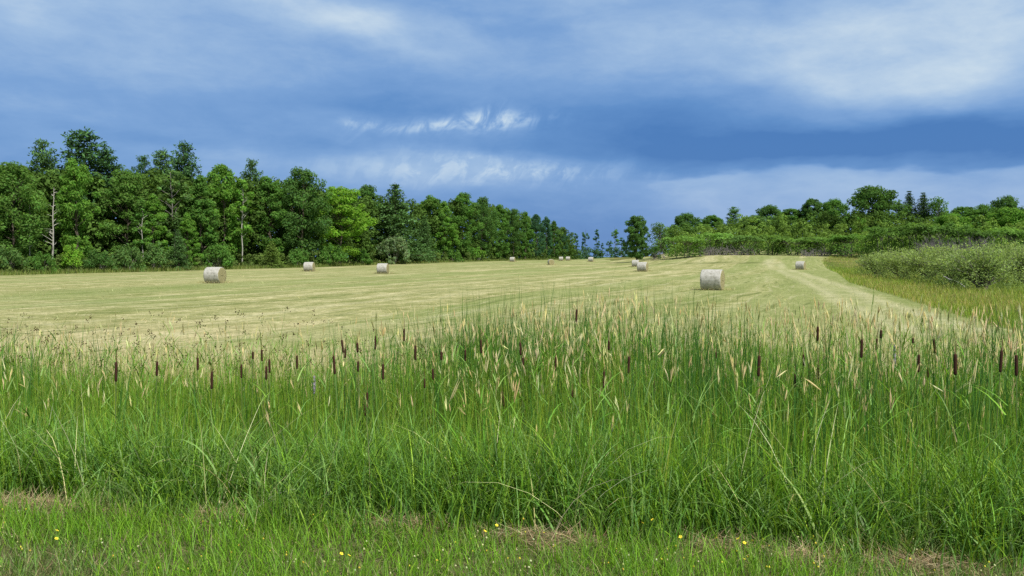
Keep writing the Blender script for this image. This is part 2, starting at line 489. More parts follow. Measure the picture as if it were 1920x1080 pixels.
def proto_snag(seed, H=11.0):
    rng = np.random.default_rng(seed)
    top_p = np.array([0.5, 0.1, H])
    paths = [limb(np.array([0, 0, -0.3]), top_p, 0.19, 0.04, rng, 9, 0, 0.008)]
    C, rad = [], []
    for i in range(26):
        z = H * rng.uniform(0.18, 0.98); a = rng.uniform(0, 6.28); L = rng.uniform(0.7, 2.0) * (1.25 - z / H)
        b0 = np.array([0.5 * z / H, 0.1 * z / H, z]); e = b0 + np.array([math.cos(a) * L, math.sin(a) * L, L * rng.uniform(0.1, 0.9)])
        paths.append(limb(b0, e, 0.05, 0.018, rng, 4))
        if i % 3 == 0: C.append(e); rad.append(rng.uniform(0.3, 0.6))
    cm = crown_from_clusters('snag_leaves', np.array(C), np.array(rad), 16, 0.3, M_TREE, rng)
    V, q = tubes(paths, 5)
    return mesh_np('trunk', V, q, M_PALE, None, True), cm, H

def proto_bush(seed, H=3.2, Rw=2.2, ncl=38, per=58, size=0.26, leafm=None):
    rng = np.random.default_rng(seed)
    C, rad, paths = [], [], []
    for i in range(ncl):
        u = unit(1, rng)[0]; u[2] = abs(u[2])
        k = rng.uniform(0.5, 1.0) ** 0.6
        c = np.array([u[0] * Rw * k, u[1] * Rw * k, 0.12 * H + u[2] * H * 0.78 * k])
        C.append(c); rad.append(rng.uniform(0.55, 1.2) * Rw * 0.26)
        if i % 4 == 0: paths.append(limb(np.array([u[0] * 0.2, u[1] * 0.2, -0.1]), c, 0.045, 0.012, rng, 4))
    cm = crown_from_clusters('bush_leaves', np.array(C), np.array(rad), per, size, leafm or M_TREE, rng)
    V, q = tubes(paths, 5)
    return mesh_np('stems', V, q, M_GREYBARK, None, True), cm, H

def proto_sumac(seed, H=4.4, Rw=3.3):
    """flat-topped, layered umbrella crowns on thin bare forked stems"""
    rng = np.random.default_rng(seed)
    paths, C, N, S, T = [], [], [], [], []
    for s in range(8):
        a = rng.uniform(0, 6.28); r0 = rng.uniform(0, 0.5) * Rw; b0 = np.array([r0 * math.cos(a), r0 * math.sin(a), -0.15])
        top = np.array([r0 * math.cos(a) * 1.4, r0 * math.sin(a) * 1.4, H * rng.uniform(0.5, 0.68)])
        paths.append(limb(b0, top, 0.07, 0.04, rng, 4, 0))
        for k in range(5):
            a2 = a + rng.normal() * 1.4; L = rng.uniform(0.6, 1.7)
            e = top + np.array([math.cos(a2) * L, math.sin(a2) * L, rng.uniform(0.25, 0.36) * H * (1 - 0.5 * (np.hypot(top[0], top[1]) / Rw) ** 2)])
            paths.append(limb(top, e, 0.035, 0.015, rng, 3))
            nl = 46; sh = 1 + rng.normal() * 0.16
            an = rng.uniform(0, 6.28, nl); rr = rng.uniform(0.05, 1.0, nl) ** 0.7 * rng.uniform(0.8, 1.25)
            p = e + np.stack([np.cos(an) * rr, np.sin(an) * rr, 0.20 - rr ** 2 * 0.38 + rng.normal(size=nl) * 0.10], -1)
            n = np.stack([np.cos(an) * rr * 0.6, np.sin(an) * rr * 0.6, np.full(nl, 1.0)], -1) + rng.normal(size=(nl, 3)) * 0.35
            C.append(p); N.append(n); S.append(rng.uniform(0.7, 1.3, nl) * 0.42)
            T.append(np.clip(sh + rng.normal(size=(nl, 1)) * 0.14, 0.5, 1.6) * np.ones((1, 3)))
    k = 620; a = rng.uniform(0, 6.28, k); r = Rw * rng.uniform(0.3, 1.0, k) ** 0.6; zz = rng.uniform(0.06, 0.62, k) * H
    C.append(np.stack([np.cos(a) * r, np.sin(a) * r, zz], -1)); N.append(np.stack([np.cos(a) * 0.6, np.sin(a) * 0.6, np.full(k, 0.8)], -1) + rng.normal(size=(k, 3)) * 0.4)
    S.append(rng.uniform(0.7, 1.3, k) * 0.42); T.append(np.clip(0.8 + rng.normal(size=(k, 1)) * 0.16, 0.4, 1.4) * np.ones((1, 3)))
    V, q = leafquads(np.concatenate(C), np.concatenate(N), np.concatenate(S), 0.5, rng)
    cm = mesh_np('sumac_leaves', V, q, M_TREE, np.repeat(np.concatenate(T), 4, axis=0))
    V, q = tubes(paths, 5)
    return mesh_np('stems', V, q, M_GREYBARK, None, True), cm, H

def proto_willow(seed, H=3.1, Rw=2.6):
    """grey-green rounded shrub with upright feathery shoots"""
    rng = np.random.default_rng(seed)
    paths, C, N, S, T = [], [], [], [], []
    for s in range(95):
        a = rng.uniform(0, 6.28); k = rng.uniform(0, 1) ** 0.55
        e = np.array([math.cos(a) * Rw * k, math.sin(a) * Rw * k, H * (0.32 + 0.68 * math.sqrt(max(0, 1 - 0.80 * k * k)) * rng.uniform(0.72, 1.06))])
        b0 = np.array([math.cos(a) * 0.25 * k, math.sin(a) * 0.25 * k, -0.1]) + np.array([0, 0, 0.4])
        P, r = limb(b0, e, 0.03, 0.006, rng, 5, 0.15)
        paths.append((P, r))
        nl = 64; sh = 1 + rng.normal() * 0.17
        t = rng.uniform(0.30, 1.0, nl); idx = t * 4; i0 = np.minimum(3, idx.astype(int)); f = (idx - i0)[:, None]
        p = P[i0] * (1 - f) + P[i0 + 1] * f + rng.normal(size=(nl, 3)) * np.array([0.17, 0.17, 0.15])
        C.append(p); N.append(rng.normal(size=(nl, 3)) + np.array([0, 0, 0.5])); S.append(rng.uniform(0.6, 1.3, nl) * 0.17)
        T.append(np.clip(sh + rng.normal(size=(nl, 1)) * 0.16, 0.5, 1.6) * np.ones((1, 3)))
    for k in range(4):
        a = rng.uniform(0, 6.28); paths.append(limb(np.array([0.05 * math.cos(a), 0.05 * math.sin(a), -0.2]), np.array([0.7 * math.cos(a), 0.7 * math.sin(a), 1.2]), 0.10, 0.04, rng, 5))
    k = 1500; a = rng.uniform(0, 6.28, k); r = Rw * rng.uniform(0.25, 1.0, k) ** 0.5 * (1 + 0.12 * np.sin(5 * a + seed)); zz = rng.uniform(0.0, 0.42, k) * H
    C.append(np.stack([np.cos(a) * r, np.sin(a) * r, zz], -1)); N.append(rng.normal(size=(k, 3)) + np.array([0, 0, 0.5]))
    S.append(rng.uniform(0.6, 1.3, k) * 0.17); T.append(np.clip(0.9 + rng.normal(size=(k, 1)) * 0.2, 0.4, 1.5) * np.ones((1, 3)))
    V, q = leafquads(np.concatenate(C), np.concatenate(N), np.concatenate(S), 0.42, rng)
    cm = mesh_np('willow_leaves', V, q, M_TREE, np.repeat(np.concatenate(T), 4, axis=0))
    V, q = tubes(paths, 4)
    return mesh_np('stems', V, q, M_GREYBARK, None, True), cm, H

PROTO = {
    'broad1': proto_broad(11), 'broad2': proto_broad(12, Rw=3.6, peak=0.40), 'broad3': proto_broad(13, Rw=4.8, peak=0.5, ncl=150),
    'broad4': proto_broad(14, Rw=3.2, peak=0.36, top=0.8), 'broad5': proto_broad(15, Rw=4.4, z0=0.16, top=0.5),
    'dome': proto_broad(16, H=11, Rw=5.2, z0=0.12, peak=0.52, size=0.42),
    'lone': proto_broad(17, H=11.5, Rw=3.3, z0=0.10, peak=0.50, top=0.42, ncl=170, size=0.34, trunk_r=0.24),
    'pine1': proto_pine(21), 'pine2': proto_pine(22, H=18, L0=3.8, irregular=0.8),
    'spruce1': proto_pine(23, H=16, L0=5.2, z0=0.06, cone=1, lift=0.0, droop=0.06, irregular=0.35, step=0.75),
    'spruce2': proto_pine(24, H=12, L0=3.1, z0=0.04, cone=1, lift=0.0, droop=0.1, irregular=0.3, step=0.6, tuft=0.45),
    'ash1': proto_sparse(31, bark=M_PALE), 'ash2': proto_sparse(32, H=15, Rw=2.2, z0=0.35, ncl=34, bark=M_GREYBARK),
    'poplar1': proto_sparse(33, H=14, Rw=1.7, z0=0.3, ncl=30, per=44), 'poplar2': proto_sparse(34, H=14, Rw=2.1, z0=0.42, ncl=22, per=48),
    'open': proto_sparse(35, H=8, Rw=3.2, z0=0.32, ncl=46, per=46, size=0.34, bark=M_GREYBARK, trunk_r=0.16),
    'snag': proto_snag(36),
    'bush1': proto_bush(41), 'bush2': proto_bush(42, H=3.6, Rw=2.0), 'bush3': proto_bush(43, H=2.6, Rw=2.5),
    'sumac1': proto_sumac(51), 'sumac2': proto_sumac(52, H=4.0, Rw=3.6), 'sumac3': proto_sumac(53, H=4.8, Rw=3.0),
    'willow1': proto_willow(61), 'willow2': proto_willow(62, H=3.3, Rw=2.3),
}
PROTO_OBJ = {}
BASEW = {'broad1': 9.2, 'broad2': 8.0, 'broad3': 10.6, 'broad4': 7.2, 'broad5': 10.0, 'dome': 11.4, 'lone': 7.4, 'pine1': 8.6, 'pine2': 8.0,
         'spruce1': 10.6, 'spruce2': 6.2, 'ash1': 4.4, 'ash2': 5.0, 'poplar1': 3.8, 'poplar2': 4.6, 'open': 7.4, 'snag': 3.4,
         'bush1': 4.8, 'bush2': 4.4, 'bush3': 5.4, 'sumac1': 7.8, 'sumac2': 8.4, 'sumac3': 7.2, 'willow1': 5.4, 'willow2': 4.9}
PARTNAMES = {'bush': ('stems', 'foliage'), 'sumac': ('stems', 'foliage'), 'willow': ('stems', 'foliage')}
_first = {}
def plant(kind, name, px, d, top_py, wpx, col, label, cat, group=None, rz=None):
    """stand a tree of one kind on the ground at distance d, as tall and wide as the photo shows it"""
    tm, cm, H = PROTO[kind]
    base = gpoint(px, d)
    topz = EYE + (HOR - top_py) / F * d
    sz = max(0.3, (topz - base.z)) / H
    sw = (wpx / F * d) / BASEW[kind] if wpx else sz
    if kind not in _first:
        r = empty(name)
        pn = PARTNAMES.get(kind.rstrip('0123456789'), ('trunk', 'crown'))
        link(pn[0], tm, r); link(pn[1], cm, r)
        _first[kind] = r
    else:
        r = copy_tree(_first[kind])
        r.name = name
    r.location = base
    r.rotation_euler = (0, 0, random.uniform(0, 6.28) if rz is None else rz)
    r.scale = (sw, sw, sz)
    for ch in r.children:
        ch.color = (*(c * k for c, k in zip(col, (2.4, 2.4, 1.95))), 1)
    tag(r, label, cat, group)
    return r

exec_trees = []
# colours are leaf albedos; the bluish far green has distance haze painted in
G_DARK = (0.040, 0.082, 0.027); G_MID = (0.047, 0.100, 0.026); G_BRI = (0.062, 0.126, 0.027); G_YEL = (0.082, 0.155, 0.025)
G_OLI = (0.053, 0.102, 0.028); G_GREY = (0.054, 0.098, 0.036); G_PINE = (0.028, 0.062, 0.027); G_PINE2 = (0.038, 0.076, 0.030)
G_HAZE = (0.029, 0.068, 0.042); G_SUM = (0.070, 0.128, 0.036); G_WIL = (0.118, 0.158, 0.066)
WOOD = 'trees along the left edge of the hay field'
# kind, name, px, extra depth, top row, width px, colour, label, category
LEFT = [
 ('broad1', 'broadleaf_tree', -40, 4, 288, 150, G_MID, 'green broadleaf tree cut by the left edge of the photo', 'tree'),
 ('broad3', 'broadleaf_tree', 28, 0, 306, 130, G_OLI, 'olive green leafy tree, leftmost whole one at the forest edge', 'tree'),
 ('pine2', 'pine_tree', 84, 9, 268, 74, G_PINE2, 'thin topped pine just left of the tallest pine', 'tree'),
 ('pine1', 'pine_tree', 162, 10, 246, 128, G_PINE, 'tallest dark pine, its feathery top above the whole left forest', 'tree'),
 ('pine2', 'pine_tree', 203, 9, 285, 84, G_PINE, 'dark pine with a plume leaning out right of the tallest pine', 'tree'),
 ('broad2', 'broadleaf_tree', 146, 0, 300, 84, G_BRI, 'bright green maple standing in front of the tallest pine', 'tree'),
 ('snag', 'dead_tree', 98, -2.5, 352, 38, G_GREY, 'bare pale grey dead tree at the forest edge, taller of the two pale trunks', 'dead tree'),
 ('ash1', 'slender_tree', 57, -2.0, 372, 44, G_OLI, 'slender tree with a thin grey trunk left of the pale dead tree', 'tree'),
 ('broad5', 'broadleaf_tree', 238, 3, 318, 100, G_OLI, 'olive green rounded tree in the dip between the two pine groups', 'tree'),
 ('pine2', 'pine_tree', 272, 16, 297, 56, G_PINE, 'small dark pine top peeping between the two pine groups', 'tree'),
 ('pine1', 'pine_tree', 308, 12, 283, 68, G_PINE2, 'grey green pine, left one of the pair standing above the maples', 'tree'),
 ('pine2', 'pine_tree', 350, 11, 273, 78, G_PINE, 'dark spiky pine, right one of the pair standing above the maples', 'tree'),
 ('ash2', 'slender_tree', 330, 1, 318, 74, G_GREY, 'loose grey green tree in front of the pair of pines', 'tree'),
 ('ash1', 'slender_tree', 268, -2, 378, 46, G_MID, 'small tree with a pale thin trunk below the dip in the treetops', 'tree'),
 ('broad4', 'broadleaf_tree', 290, -1, 365, 70, G_BRI, 'light green young maple low in front of the pair of pines', 'tree'),
 ('broad4', 'broadleaf_tree', 378, 2, 330, 76, G_MID, 'mid green tree right below the dark spiky pine', 'tree'),
 ('broad1', 'broadleaf_tree', 420, 4, 310, 92, G_BRI, 'bright green leafy tree with a pointed top right of the pair of pines', 'tree'),
 ('pine2', 'pine_tree', 475, 10, 304, 54, G_PINE2, 'dark green pine top between bright green and dark maple crowns', 'tree'),
 ('ash1', 'slender_tree', 455, -1, 340, 58, G_BRI, 'pale green tree on a thin whitish trunk in front of dark shade', 'tree'),
 ('broad2', 'broadleaf_tree', 508, 3, 332, 84, G_MID, 'mid green tree to the left of the big dark maple', 'tree'),
 ('broad3', 'broadleaf_tree', 566, 0, 316, 116, G_DARK, 'big dark green maple with a jagged top, darkest crown of the forest edge', 'tree'),
 ('broad5', 'broadleaf_tree', 638, -3, 350, 122, G_YEL, 'yellow green maple, brightest crown in the left forest', 'tree'),
 ('broad1', 'broadleaf_tree', 688, 12, 348, 84, G_DARK, 'dark tree behind the yellow green maple', 'tree'),
 ('spruce1', 'pine_tree', 742, 0, 342, 124, G_PINE2, 'broad pine with layered horizontal boughs, right of the yellow green maple', 'tree'),
 ('spruce2', 'spruce_tree', 797, -2, 405, 48, G_PINE2, 'narrow dark spruce standing right beside the layered pine', 'tree'),
 ('broad2', 'broadleaf_tree', 808, 8, 366, 66, G_MID, 'rounded green tree directly behind the narrow spruce', 'tree'),
 ('broad4', 'broadleaf_tree', 832, 0, 378, 54, G_BRI, 'lighter green tree with a thin grey trunk right of the narrow spruce', 'tree'),
 ('broad1', 'broadleaf_tree', 868, 3, 362, 70, G_MID, 'first large round crown of the receding dark row of trees', 'tree'),
 ('broad3', 'broadleaf_tree', 905, 2, 370, 62, G_DARK, 'second large crown of the receding dark row of trees', 'tree'),
 ('broad2', 'broadleaf_tree', 936, 2, 384, 48, G_MID, 'crown behind the far white bale near the forest edge', 'tree'),
 ('broad5', 'broadleaf_tree', 962, 0, 392, 46, G_DARK, 'dark crown directly above the far bale beside the forest', 'tree'),
 ('broad4', 'broadleaf_tree', 985, 0, 398, 36, G_MID, 'narrow green tree just right of the far bale beside the forest', 'tree'),
 ('broad1', 'broadleaf_tree', 1006, 0, 402, 36, G_HAZE, 'dark tree fourth from the receding right end of the forest', 'tree'),
 ('broad2', 'broadleaf_tree', 1024, 0, 406, 30, G_HAZE, 'dark tree third from the receding right end of the forest', 'tree'),
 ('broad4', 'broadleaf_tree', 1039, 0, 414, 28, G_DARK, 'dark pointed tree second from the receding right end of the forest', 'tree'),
 ('broad3', 'broadleaf_tree', 1052, 6, 430, 26, G_HAZE, 'low dark tree at the receding right end of the forest', 'tree'),
]
for k, nm, px, dd, top, w, col, lab, cat in LEFT:
    plant(k, nm, px, line_d(px) + dd + 3, top, w, col, lab, cat, WOOD)

BRUSH = 'bushes along the foot of the left forest'
LEFTB = [
 ('bush1', 'bush', 18, -4, 452, 66, G_GREY, 'grey green bush at the far left foot of the forest', 'bush'),
 ('bush3', 'bush', 78, -5, 470, 58, G_MID, 'dark low bush below the slender trunk at the left', 'bush'),
 ('bush2', 'bush', 134, -5, 452, 52, G_YEL, 'yellow green bush right of the pale dead tree', 'bush'),
 ('bush1', 'bush', 186, -5, 462, 60, G_DARK, 'dark green bush below the tallest pine', 'bush'),
 ('bush3', 'bush', 240, -5, 455, 64, G_GREY, 'grey green bush below the dip in the treetops', 'bush'),
 ('bush2', 'bush', 292, -5, 448, 60, G_GREY, 'rounded grey green bush below the pair of pines', 'bush'),
 ('spruce2', 'young_spruce', 335, -5, 430, 44, G_PINE2, 'young spruce below the pair of pines, left of the nearest left bale', 'tree'),
 ('broad4', 'young_maple', 352, -3.5, 400, 48, G_BRI, 'bright green maple sapling below the dark spiky pine', 'tree'),
 ('bush1', 'bush', 408, -5, 448, 62, G_MID, 'green bush behind the nearest left bale', 'bush'),
 ('spruce2', 'young_spruce', 510, -6, 452, 46, (0.07, 0.11, 0.03), 'young yellow green spruce left of the bale in front of the dark maple', 'tree'),
 ('bush3', 'bush', 556, -4, 462, 54, G_MID, 'green bush at the foot of the big dark maple', 'bush'),
 ('bush1', 'bush', 622, -5, 452, 66, G_MID, 'leafy bush below the yellow green maple', 'bush'),
 ('bush2', 'bush', 676, -4, 462, 46, G_MID, 'low bush between the yellow green maple and the layered pine', 'bush'),
 ('bush1', 'bush', 738, -6, 432, 66, (0.07, 0.105, 0.06), 'silvery green round bush in front of the layered pine', 'bush'),
 ('bush3', 'bush', 850, -4, 464, 46, G_MID, 'green bush at the foot of the first receding tree', 'bush'),
 ('bush2', 'bush', 896, -4, 460, 42, G_BRI, 'light green bush at the foot of the second receding tree', 'bush'),
]
for k, nm, px, dd, top, w, col, lab, cat in LEFTB:
    plant(k, nm, px, line_d(px) + dd + 1, top, w, col, lab, cat, BRUSH)

# the far gap between the two woods
FARG = 'thin trees in the far gap'
FAR = [
 ('poplar2', 'poplar_tree', 1066, 385, 433, 22, G_HAZE, 'leafy far tree touching the right end of the left forest', 'tree'),
 ('poplar1', 'poplar_tree', 1080, 400, 438, 14, G_HAZE, 'dark thin far tree beside the end of the left forest', 'tree'),
 ('poplar2', 'poplar_tree', 1096, 420, 429, 18, G_HAZE, 'tall far poplar with a clear gap at its right, left of the far lone bale', 'tree'),
 ('poplar1', 'poplar_tree', 1119, 430, 431, 14, G_HAZE, 'narrow pointed far tree just left of the open gap', 'tree'),
 ('poplar1', 'poplar_tree', 1129, 440, 456, 9, G_HAZE, 'smallest far tree at the left rim of the open gap', 'tree'),
 ('poplar2', 'poplar_tree', 1143, 430, 447, 14, G_HAZE, 'low far tree at the right rim of the open gap', 'tree'),
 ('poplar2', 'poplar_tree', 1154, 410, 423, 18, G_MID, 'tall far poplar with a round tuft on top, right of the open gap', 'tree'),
 ('poplar1', 'poplar_tree', 1166, 390, 446, 18, G_HAZE, 'far bluish tree just left of the lone round tree', 'tree'),
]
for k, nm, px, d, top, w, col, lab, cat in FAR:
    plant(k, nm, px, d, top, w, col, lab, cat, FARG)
HILLG = 'trees on the right hand slope'
HILL = [
 ('lone', 'lone_tree', 1193, 205, 405, 50, G_DARK, 'lone full green tree at the end of the field behind two bales', 'tree', None),
 ('open', 'spreading_tree', 1238, 214, 419, 54, G_GREY, 'pale open crowned tree with forked trunk right of the lone full tree', 'tree', None),
 ('dome', 'broadleaf_tree', 1286, 300, 402, 56, G_DARK, 'dark dome shaped tree at the left end of the slope wood', 'tree', HILLG),
 ('lone', 'broadleaf_tree', 1334, 290, 404, 48, G_MID, 'green tree right of the dark dome shaped tree', 'tree', HILLG),
 ('pine2', 'broadleaf_tree', 1374, 295, 389, 34, G_MID, 'spiky topped tree between the dome tree and the big slope bush', 'tree', HILLG),
 ('dome', 'broadleaf_tree', 1412, 262, 406, 62, G_GREY, 'pale green rounded tree low above the thicket', 'tree', HILLG),
 ('dome', 'broadleaf_tree', 1442, 285, 387, 54, G_DARK, 'dark crown behind the pale rounded tree on the slope', 'tree', HILLG),
 ('lone', 'broadleaf_tree', 1482, 285, 392, 54, G_MID, 'low green tree in the saddle of the slope wood', 'tree', HILLG),
 ('lone', 'broadleaf_tree', 1521, 280, 373, 46, G_DARK, 'tall dark tree left of the largest slope crown', 'tree', HILLG),
 ('dome', 'broadleaf_tree', 1562, 272, 376, 52, G_MID, 'mid green tree touching the left side of the largest slope crown', 'tree', HILLG),
 ('dome', 'broadleaf_tree', 1632, 275, 353, 112, (0.036, 0.074, 0.022), 'largest crown on the slope, broad and dark green', 'tree', HILLG),
 ('bush2', 'broadleaf_tree', 1612, 250, 402, 36, G_BRI, 'small light green tree in front of the largest slope crown', 'tree', HILLG),
 ('poplar2', 'slender_tree', 1680, 280, 366, 26, G_GREY, 'see-through thin tree between the largest crown and the dark spruce', 'tree', HILLG),
 ('spruce2', 'spruce_tree', 1702, 276, 358, 50, (0.022, 0.045, 0.020), 'dark spire of a spruce, left of the two conifers on the slope', 'tree', HILLG),
 ('spruce2', 'spruce_tree', 1728, 274, 361, 54, (0.026, 0.052, 0.021), 'dark spruce, right of the two conifers on the slope', 'tree', HILLG),
 ('open', 'spreading_tree', 1758, 270, 372, 62, G_MID, 'flat spreading tree leaning right of the two conifers', 'tree', HILLG),
 ('lone', 'broadleaf_tree', 1806, 262, 388, 60, G_MID, 'low green tree right of the flat spreading tree', 'tree', HILLG),
 ('dome', 'broadleaf_tree', 1782, 246, 402, 66, G_BRI, 'light green wide bushy tree above the grey stems of the thicket', 'tree', HILLG),
 ('dome', 'broadleaf_tree', 1842, 262, 386, 46, G_MID, 'green tree left of the dark crown by the right edge', 'tree', HILLG),
 ('dome', 'broadleaf_tree', 1884, 262, 371, 56, G_DARK, 'dark tree top rising near the right edge of the photo', 'tree', HILLG),
 ('dome', 'broadleaf_tree', 1888, 240, 392, 76, G_BRI, 'light green broad tree in front of the dark top near the right edge', 'tree', HILLG),
 ('lone', 'broadleaf_tree', 1940, 250, 384, 66, G_MID, 'green tree cut by the right edge of the photo', 'tree', HILLG),
]
for k, nm, px, d, top, w, col, lab, cat, grp in HILL:
    plant(k, nm, px, d, top, w * (1.2 if grp and k in ('lone', 'dome') and w < 100 else 1.0), col, lab, cat, grp)
SUMG = 'umbrella shaped shrubs in front of the slope wood'
SUM = [
 ('bush1', 'sumac_shrub', 1225, 208, 462, 34, G_MID, 'small rounded shrub right at the foot of the lone full tree'),
 ('sumac1', 'sumac_shrub', 1283, 200, 446, 84, G_SUM, 'umbrella shrub at the left end of the thicket, beside the pale forked tree'),
 ('sumac2', 'sumac_shrub', 1338, 204, 442, 92, G_SUM, 'umbrella shrub directly behind the nearest right bale'),
 ('sumac3', 'sumac_shrub', 1392, 198, 450, 80, G_GREY, 'greyish flat shrub with bare stems just right of the nearest right bale'),
 ('sumac1', 'sumac_shrub', 1440, 204, 442, 90, G_SUM, 'umbrella shrub left of the small bale by the track'),
 ('sumac2', 'sumac_shrub', 1492, 200, 447, 88, G_SUM, 'umbrella shrub directly behind the small bale by the track'),
 ('sumac3', 'sumac_shrub', 1545, 196, 444, 86, G_SUM, 'umbrella shrub right of the small bale by the track'),
 ('sumac1', 'sumac_shrub', 1596, 186, 438, 92, (0.058, 0.115, 0.030), 'dark green umbrella shrub where the willow bushes begin'),
 ('sumac2', 'sumac_shrub', 1655, 180, 434, 92, (0.056, 0.108, 0.03), 'dark green umbrella shrub behind the first willow bush'),
 ('sumac3', 'sumac_shrub', 1716, 176, 430, 88, G_SUM, 'umbrella shrub left of the grey bare stems'),
 ('sumac2', 'sumac_shrub', 1768, 174, 431, 88, (0.06, 0.115, 0.034), 'umbrella shrub above the left half of the grey bare stems'),
 ('sumac1', 'sumac_shrub', 1826, 173, 434, 84, (0.06, 0.115, 0.034), 'umbrella shrub above the right half of the grey bare stems'),
 ('sumac1', 'sumac_shrub', 1890, 172, 430, 92, G_SUM, 'umbrella shrub by the right edge behind the willow bushes'),
]
for k, nm, px, d, top, w, col, lab in SUM:
    sh = random.uniform(0.72, 1.15)
    plant(k, nm, px, d + random.uniform(-4, 2), top + random.uniform(-9, 7), w * random.uniform(0.9, 1.2), tuple(c * sh for c in col), lab, 'shrub', SUMG)
WILG = 'grey green willow bushes beside the track'
WIL = [
 ('willow2', 'willow_bush', 1645, 93, 472, 84, G_WIL, 'smallest grey green willow bush, farthest along the row'),
 ('willow1', 'willow_bush', 1690, 82, 464, 112, G_WIL, 'second willow bush from the far end of the row'),
 ('willow2', 'willow_bush', 1742, 76, 458, 118, G_WIL, 'willow bush in the middle of the row, left of the leaning pale branch'),
 ('willow1', 'willow_bush', 1790, 66, 458, 140, G_WIL, 'willow bush over the leaning pale branch'),
 ('willow2', 'willow_bush', 1842, 56, 460, 150, (0.106, 0.146, 0.062), 'nearest willow bush with dark forked trunk showing at its foot'),
 ('willow1', 'willow_bush', 1878, 70, 452, 140, G_WIL, 'tall willow bush behind the one with the dark forked trunk'),
 ('willow2', 'willow_bush', 1925, 62, 458, 118, G_WIL, 'willow bush cut by the right edge of the photo'),
]
for k, nm, px, d, top, w, col, lab in WIL:
    plant(k, nm, px, d, top, w, col, lab, 'bush', WILG)

# ------------------------------------------------------------------ masses behind: one object each
def mass(name, label, cat, spots, size, col, seed, per=26, mat=None):
    """spots: (x, y, base z, top z, radius) -> heaps of leaves"""
    rng = np.random.default_rng(seed)
    C, N, S, T = [], [], [], []
    for (x, y, zb, zt, r) in spots:
        ncl = max(6, int((zt - zb) * 1.7))
        sh0 = 1 + rng.normal() * 0.18
        for i in range(ncl):
            t = rng.uniform(0.05, 1.0); a = rng.uniform(0, 6.28)
            rr = r * rng.uniform(0.3, 1) * math.sin(math.pi * (0.15 + 0.80 * t)) ** 0.6
            c = np.array([x + rr * math.cos(a), y + rr * math.sin(a), zb + (zt - zb) * t * 0.95])
            u = unit(per, rng); cr = r * rng.uniform(0.25, 0.42)
            C.append(c + u * cr * np.array([1, 1, 0.8])); N.append(u * 0.8 + np.array([0, 0, 0.45]) + rng.normal(size=(per, 3)) * 0.4)
            S.append(rng.uniform(0.7, 1.3, per) * size)
            sh = sh0 + rng.normal() * 0.15
            T.append(np.clip(sh + rng.normal(size=(per, 1)) * 0.12, 0.4, 1.7) * np.array([col]) * np.array([2.3, 2.05, 1.55]))
    V, q = leafquads(np.concatenate(C), np.concatenate(N), np.concatenate(S), 0.65, rng)
    o = link(name, mesh_np(name, V, q, mat or M_LEAFMASS, np.repeat(np.concatenate(T), 4, axis=0)))
    tag(o, label, cat, kind='stuff')
    return o
M_LEAFMASS = leaf_mat('massed_leaves', 0.40, False)

spots = []
tops = lambda px: float(np.interp(px, [-300, 0, 60, 160, 230, 300, 420, 560, 620, 740, 900, 1000, 1060, 1090], [285, 305, 312, 318, 330, 318, 328, 338, 356, 372, 376, 406, 432, 446]))
for px in np.arange(-280, 1075, 15.0):
    for k in range(3):
        p = px + random.uniform(-8, 8)
        d = line_d(p) + 10 + k * 6 + random.uniform(-2, 2)
        g = gpoint(p, d); zt = EYE + (HOR - tops(p) - random.uniform(-6, 9)) / F * d
        spots.append((g.x, g.y, g.z, zt, 3.0))
for px in np.arange(860, 1070, 6.0):
    p = px + random.uniform(-3, 3); d = line_d(p) + 14 + random.uniform(-3, 6)
    g = gpoint(p, d); spots.append((g.x, g.y, g.z - 0.5, g.z + 6, 3.0))
mass('woodland', 'dense dark wood filling the space behind the front row of left trees', 'woodland', spots, 0.6, (0.042, 0.086, 0.025), 71, per=34)
spots = []
for px in np.arange(-260, 1062, 7.0):
    p = px + random.uniform(-5, 5); d = line_d(p) - 1.5 + random.uniform(-2.5, 3.0)
    g = gpoint(p, d); spots.append((g.x, g.y, g.z - 0.2, g.z + random.uniform(0.9, 3.2), random.uniform(0.9, 1.6)))
mass('undergrowth', 'tangled green undergrowth along the foot of the left forest', 'undergrowth', spots, 0.30, (0.055, 0.095, 0.034), 72, per=40)
spots = []
for px in np.arange(1055, 1215, 6.0):
    if 1130 < px < 1142: continue
    p = px + random.uniform(-2, 2); d = 400 + random.uniform(-20, 30)
    g = gpoint(p, d); spots.append((g.x, g.y, g.z, EYE + (HOR - random.uniform(462, 472)) / F * d, 3.2))
mass('far_brush', 'low dark brush at the foot of the thin far trees', 'brush', spots, 0.8, G_HAZE, 73)
spots = []
for row, (d0, t0) in enumerate([(212, 438), (224, 432), (238, 426), (252, 420)]):
    for px in np.arange(1262 + row * 8, 2060, 26.0):
        p = px + random.uniform(-9, 9); d = d0 + random.uniform(-5, 5) - max(0, (p - 1550)) * 0.06
        g = gpoint(p, d)
        fall = max(0.0, (1330 - p) * 0.22)
        zt = EYE + (HOR - (t0 + fall - 3 + 11 * math.sin(px * 0.031 + row * 1.7) + 5 * math.sin(px * 0.083 + row) + random.uniform(-8, 8))) / F * d
        spots.append((g.x, g.y, g.z, max(zt, g.z + 1.5), 2.7))
mass('sumac_thicket', 'mass of flat topped green sumac covering the slope below the hill trees', 'thicket', spots, 0.55, G_SUM, 74, per=34)
spots = []
for px in np.arange(1245, 2100, 13.0):
    for k in range(2):
        p = px + random.uniform(-6, 6); d = 268 + k * 14 + random.uniform(-4, 4)
        g = gpoint(p, d); tp = float(np.interp(p, [1245, 1290, 1400, 1520, 1640, 1700, 1800, 2100], [430, 421, 412, 402, 392, 402, 402, 396]))
        spots.append((g.x, g.y, g.z, EYE + (HOR - tp - random.uniform(-4, 8)) / F * d, 3.6))
